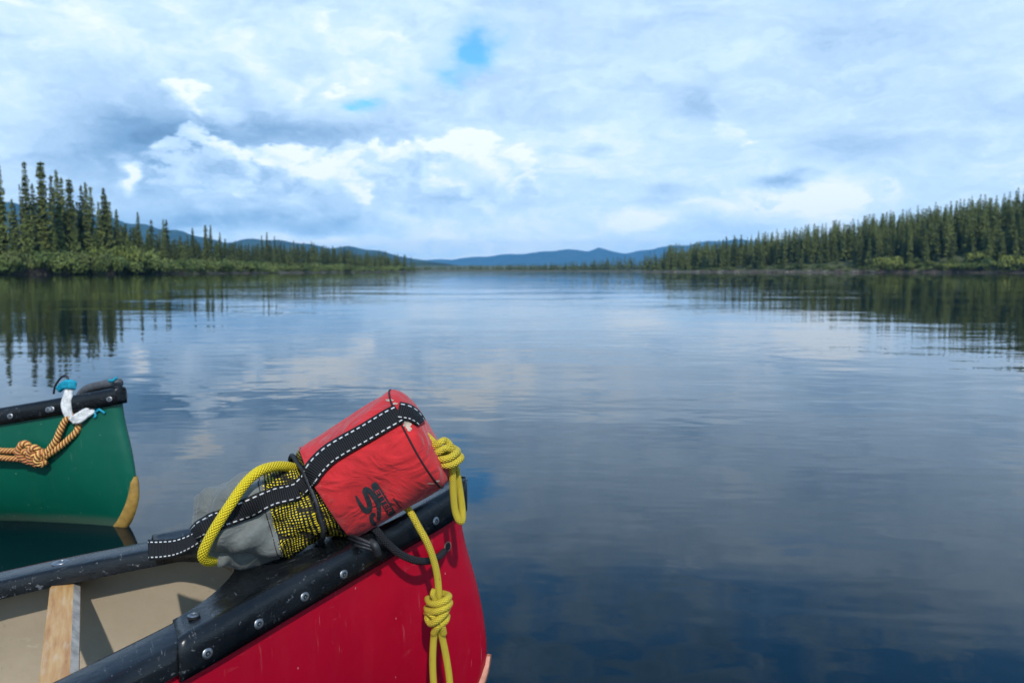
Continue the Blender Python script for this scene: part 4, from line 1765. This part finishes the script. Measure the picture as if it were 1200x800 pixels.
p, n = hull_px(red, 525, 641)
q = n.to_track_quat('Z', 'Y')
b = MB()
P = [p + q @ Vector((.0058 * math.cos(a), .0058 * math.sin(a), .0004)) for a in np.linspace(0, 2 * PI, 29)[:-1]]
b.add(*tube(P, .0010, 8, closed=True))
disc = [p + n * .0012] + [p + n * .0012 + q @ Vector((.0054 * math.cos(a), .0054 * math.sin(a), 0)) for a in np.linspace(0, 2 * PI, 29)[:-1]]  # disc over the unbroken hull, its black stands for shade in the hole
b.add(disc, [(0, 1 + j, 1 + (j + 1) % 28) for j in range(28)], None, 1)
mk('rope_hole', b.v, b.f, [simple('worn_rim', (.30, .16, .10), .6), M['dark']], red, fm=b.fm)
b = MB()
for dy in (-4.5, 0, 4.5):
    S_ = [(405 + dy * .3, 628 + dy, .965), (418, 634 + dy, .932), (432, 639 + dy * .8, .925), (441, 643 + dy * .6, .930)]
    b.add(*rope_px(S_, .0022, 8, 8))
b.add(*rope_px([(434, 634, .930), (440, 640, .925), (443, 650, .928)], .0048, 6, 10))
b.build('keeper_strap', M['shock'], red, True)

# ------------------------------------------------------------------ ropes of the green canoe
gr = empty('rope', at(60, 510, 1.84), 0, 'orange and yellow twisted rope knotted to white tails on the green canoe', 'rope')
OR = .0080
b = MB()
b.add(*rope_px([(92, 494, 1.975), (84, 487, 1.968), (76, 494, 1.964), (70, 506, 1.959), (65, 517, 1.957), (55, 530, 1.955), (47, 537, 1.953)], OR, 14, 16))
b.add(*rope_px([(84, 488, 1.982), (92, 496, 1.975), (90, 505, 1.968), (80, 515, 1.964), (68, 525, 1.959), (56, 533, 1.957), (46, 540, 1.955)], OR, 14, 16))
b.build('loop', M['orange'], gr, True)
b = MB()
b.add(*rope_px([(52, 528, 1.959), (46, 532, 1.948), (43, 540, 1.946), (48, 544, 1.953), (55, 540, 1.957)], OR, 12, 16))
b.add(*rope_px([(44, 545, 1.959), (37, 540, 1.950), (34, 530, 1.946), (40, 524, 1.948), (47, 529, 1.955), (50, 537, 1.959)], OR, 12, 16))
b.add(*rope_px([(36, 542, 1.959), (28, 538, 1.950), (22, 530, 1.946), (25, 521, 1.948), (32, 520, 1.953), (37, 528, 1.957)], OR, 12, 16))
b.add(*rope_px([(20, 531, 1.957), (30, 529, 1.950), (40, 533, 1.950), (50, 541, 1.955)], OR * 1.1, 12, 16))
b.build('knot', M['orange'], gr, True)
b = MB()
b.add(*rope_px([(24, 528, 1.955), (10, 528, 1.955), (-15, 528, 1.953), (-60, 534, 1.946)], OR * .9, 12, 16))
b.add(*rope_px([(28, 538, 1.955), (12, 537, 1.953), (-15, 536, 1.950), (-60, 544, 1.944)], OR * .9, 12, 16))
b.build('strand', M['orange'], gr, True)
b = MB()
for k in range(5):
    d = (k - 2)
    b.add(*rope_px([(82 + d * .6, 452, 1.982), (80 + d * 1.6, 463, 1.971), (78 + d * 2.0, 474, 1.966), (80 + d * 1.5, 485, 1.964), (84 + d * .8, 491, 1.965)], .0052, 8, 8))
b.build('white_tail', M['white'], gr, True)
b = MB()
for k in range(4):
    d = k - 1.5
    b.add(*rope_px([(85 + d * 1.0, 493 + d * .9, 1.962), (92 + d * 1.4, 490 + d * 2.2, 1.959), (101 + d * 1.2, 484 + d * 1.9, 1.964), (110 + d * .8, 479 + d * 1.4, 1.971)], .0056, 8, 8))
b.build('white_tail', M['white'], gr, True)
b = MB()
for k in range(4):
    d = k - 1.5
    b.add(*rope_px([(68 + k * .7, 456 + d * .8, 1.986), (75, 451 + d * 1.6, 1.975), (83, 450 + d * 2.0, 1.971), (89, 452 + d * 1.6, 1.977)], .0058, 8, 8))
b.build('teal_binding', M['teal'], gr, True)
b = MB()
for pts in ([(108, 478, 1.971), (105, 472, 1.968), (100, 471, 1.969)], [(108, 479, 1.971), (114, 478, 1.968), (123, 484, 1.968)], [(109, 480, 1.971), (112, 486, 1.968), (111, 489, 1.968)],
            [(109, 481, 1.971), (113, 482, 1.968), (116, 480, 1.968)], [(110, 478, 1.971), (106, 474, 1.968), (103, 474, 1.968)]):
    b.add(*rope_px(pts, .0032, 6, 6))
b.build('teal_twine', M['teal'], gr, True)
v, f, uv = rope_px([(63, 461, 2.004), (65, 452, 2.000), (71, 443, 1.995), (77, 440, 1.993), (80, 444, 1.991), (80, 450, 1.989)], .0028, 10, 8)
props(mk('wire_loop', v, f, M['shock'], None, uv=uv), 'thin black wire loop standing up on the deck of the green canoe', 'wire')
v, f, uv = rope_px([(128, 446, 1.985), (132, 446, 1.98), (135, 444, 1.98), (137, 442, 1.98)], .004, 6, 6)
mk('teal_twine', v, f, M['teal'], gr, True, uv=uv)

v, f, uv = tube(spline([(u_, -max(.010, wid(u_) * .62), sheer(u_) + .022 - .006 * (abs(u_ - .1) / .1) ** 4) for u_ in (.012, .04, .08, .12, .17, .22, .27)], 6), .0125, 14)
mk('rim_roll', v, f, simple('gray_rubber', (.085, .088, .092), .7, var=.25, scale=60, bump=.003, bscale=80), grn, uv=uv)

# ------------------------------------------------------------------ haze
hz_v = [(-8800, -700, -1.4), (8800, -700, -1.4), (8800, 8900, -1.4), (-8800, 8900, -1.4), (-8800, -700, 305), (8800, -700, 305), (8800, 8900, 305), (-8800, 8900, 305)]
hz_f = [(0, 3, 2, 1), (4, 5, 6, 7), (0, 1, 5, 4), (1, 2, 6, 5), (2, 3, 7, 6), (3, 0, 4, 7)]
hm_ = bpy.data.materials.new('haze')
hm_.use_nodes = True
t = NT(hm_.node_tree)
hm_.node_tree.nodes.clear()
pv = t.n('ShaderNodeVolumePrincipled')
pv.inputs['Color'].default_value = (.18, .56, 1.0, 1)
pv.inputs['Density'].default_value = 1.3e-4
pv.inputs['Anisotropy'].default_value = 0.0
om = t.n('ShaderNodeOutputMaterial')
t.nt.links.new(pv.outputs[0], om.inputs['Volume'])
hz = mk('haze', hz_v, hz_f, hm_, smooth=False)
hz['kind'] = 'stuff'
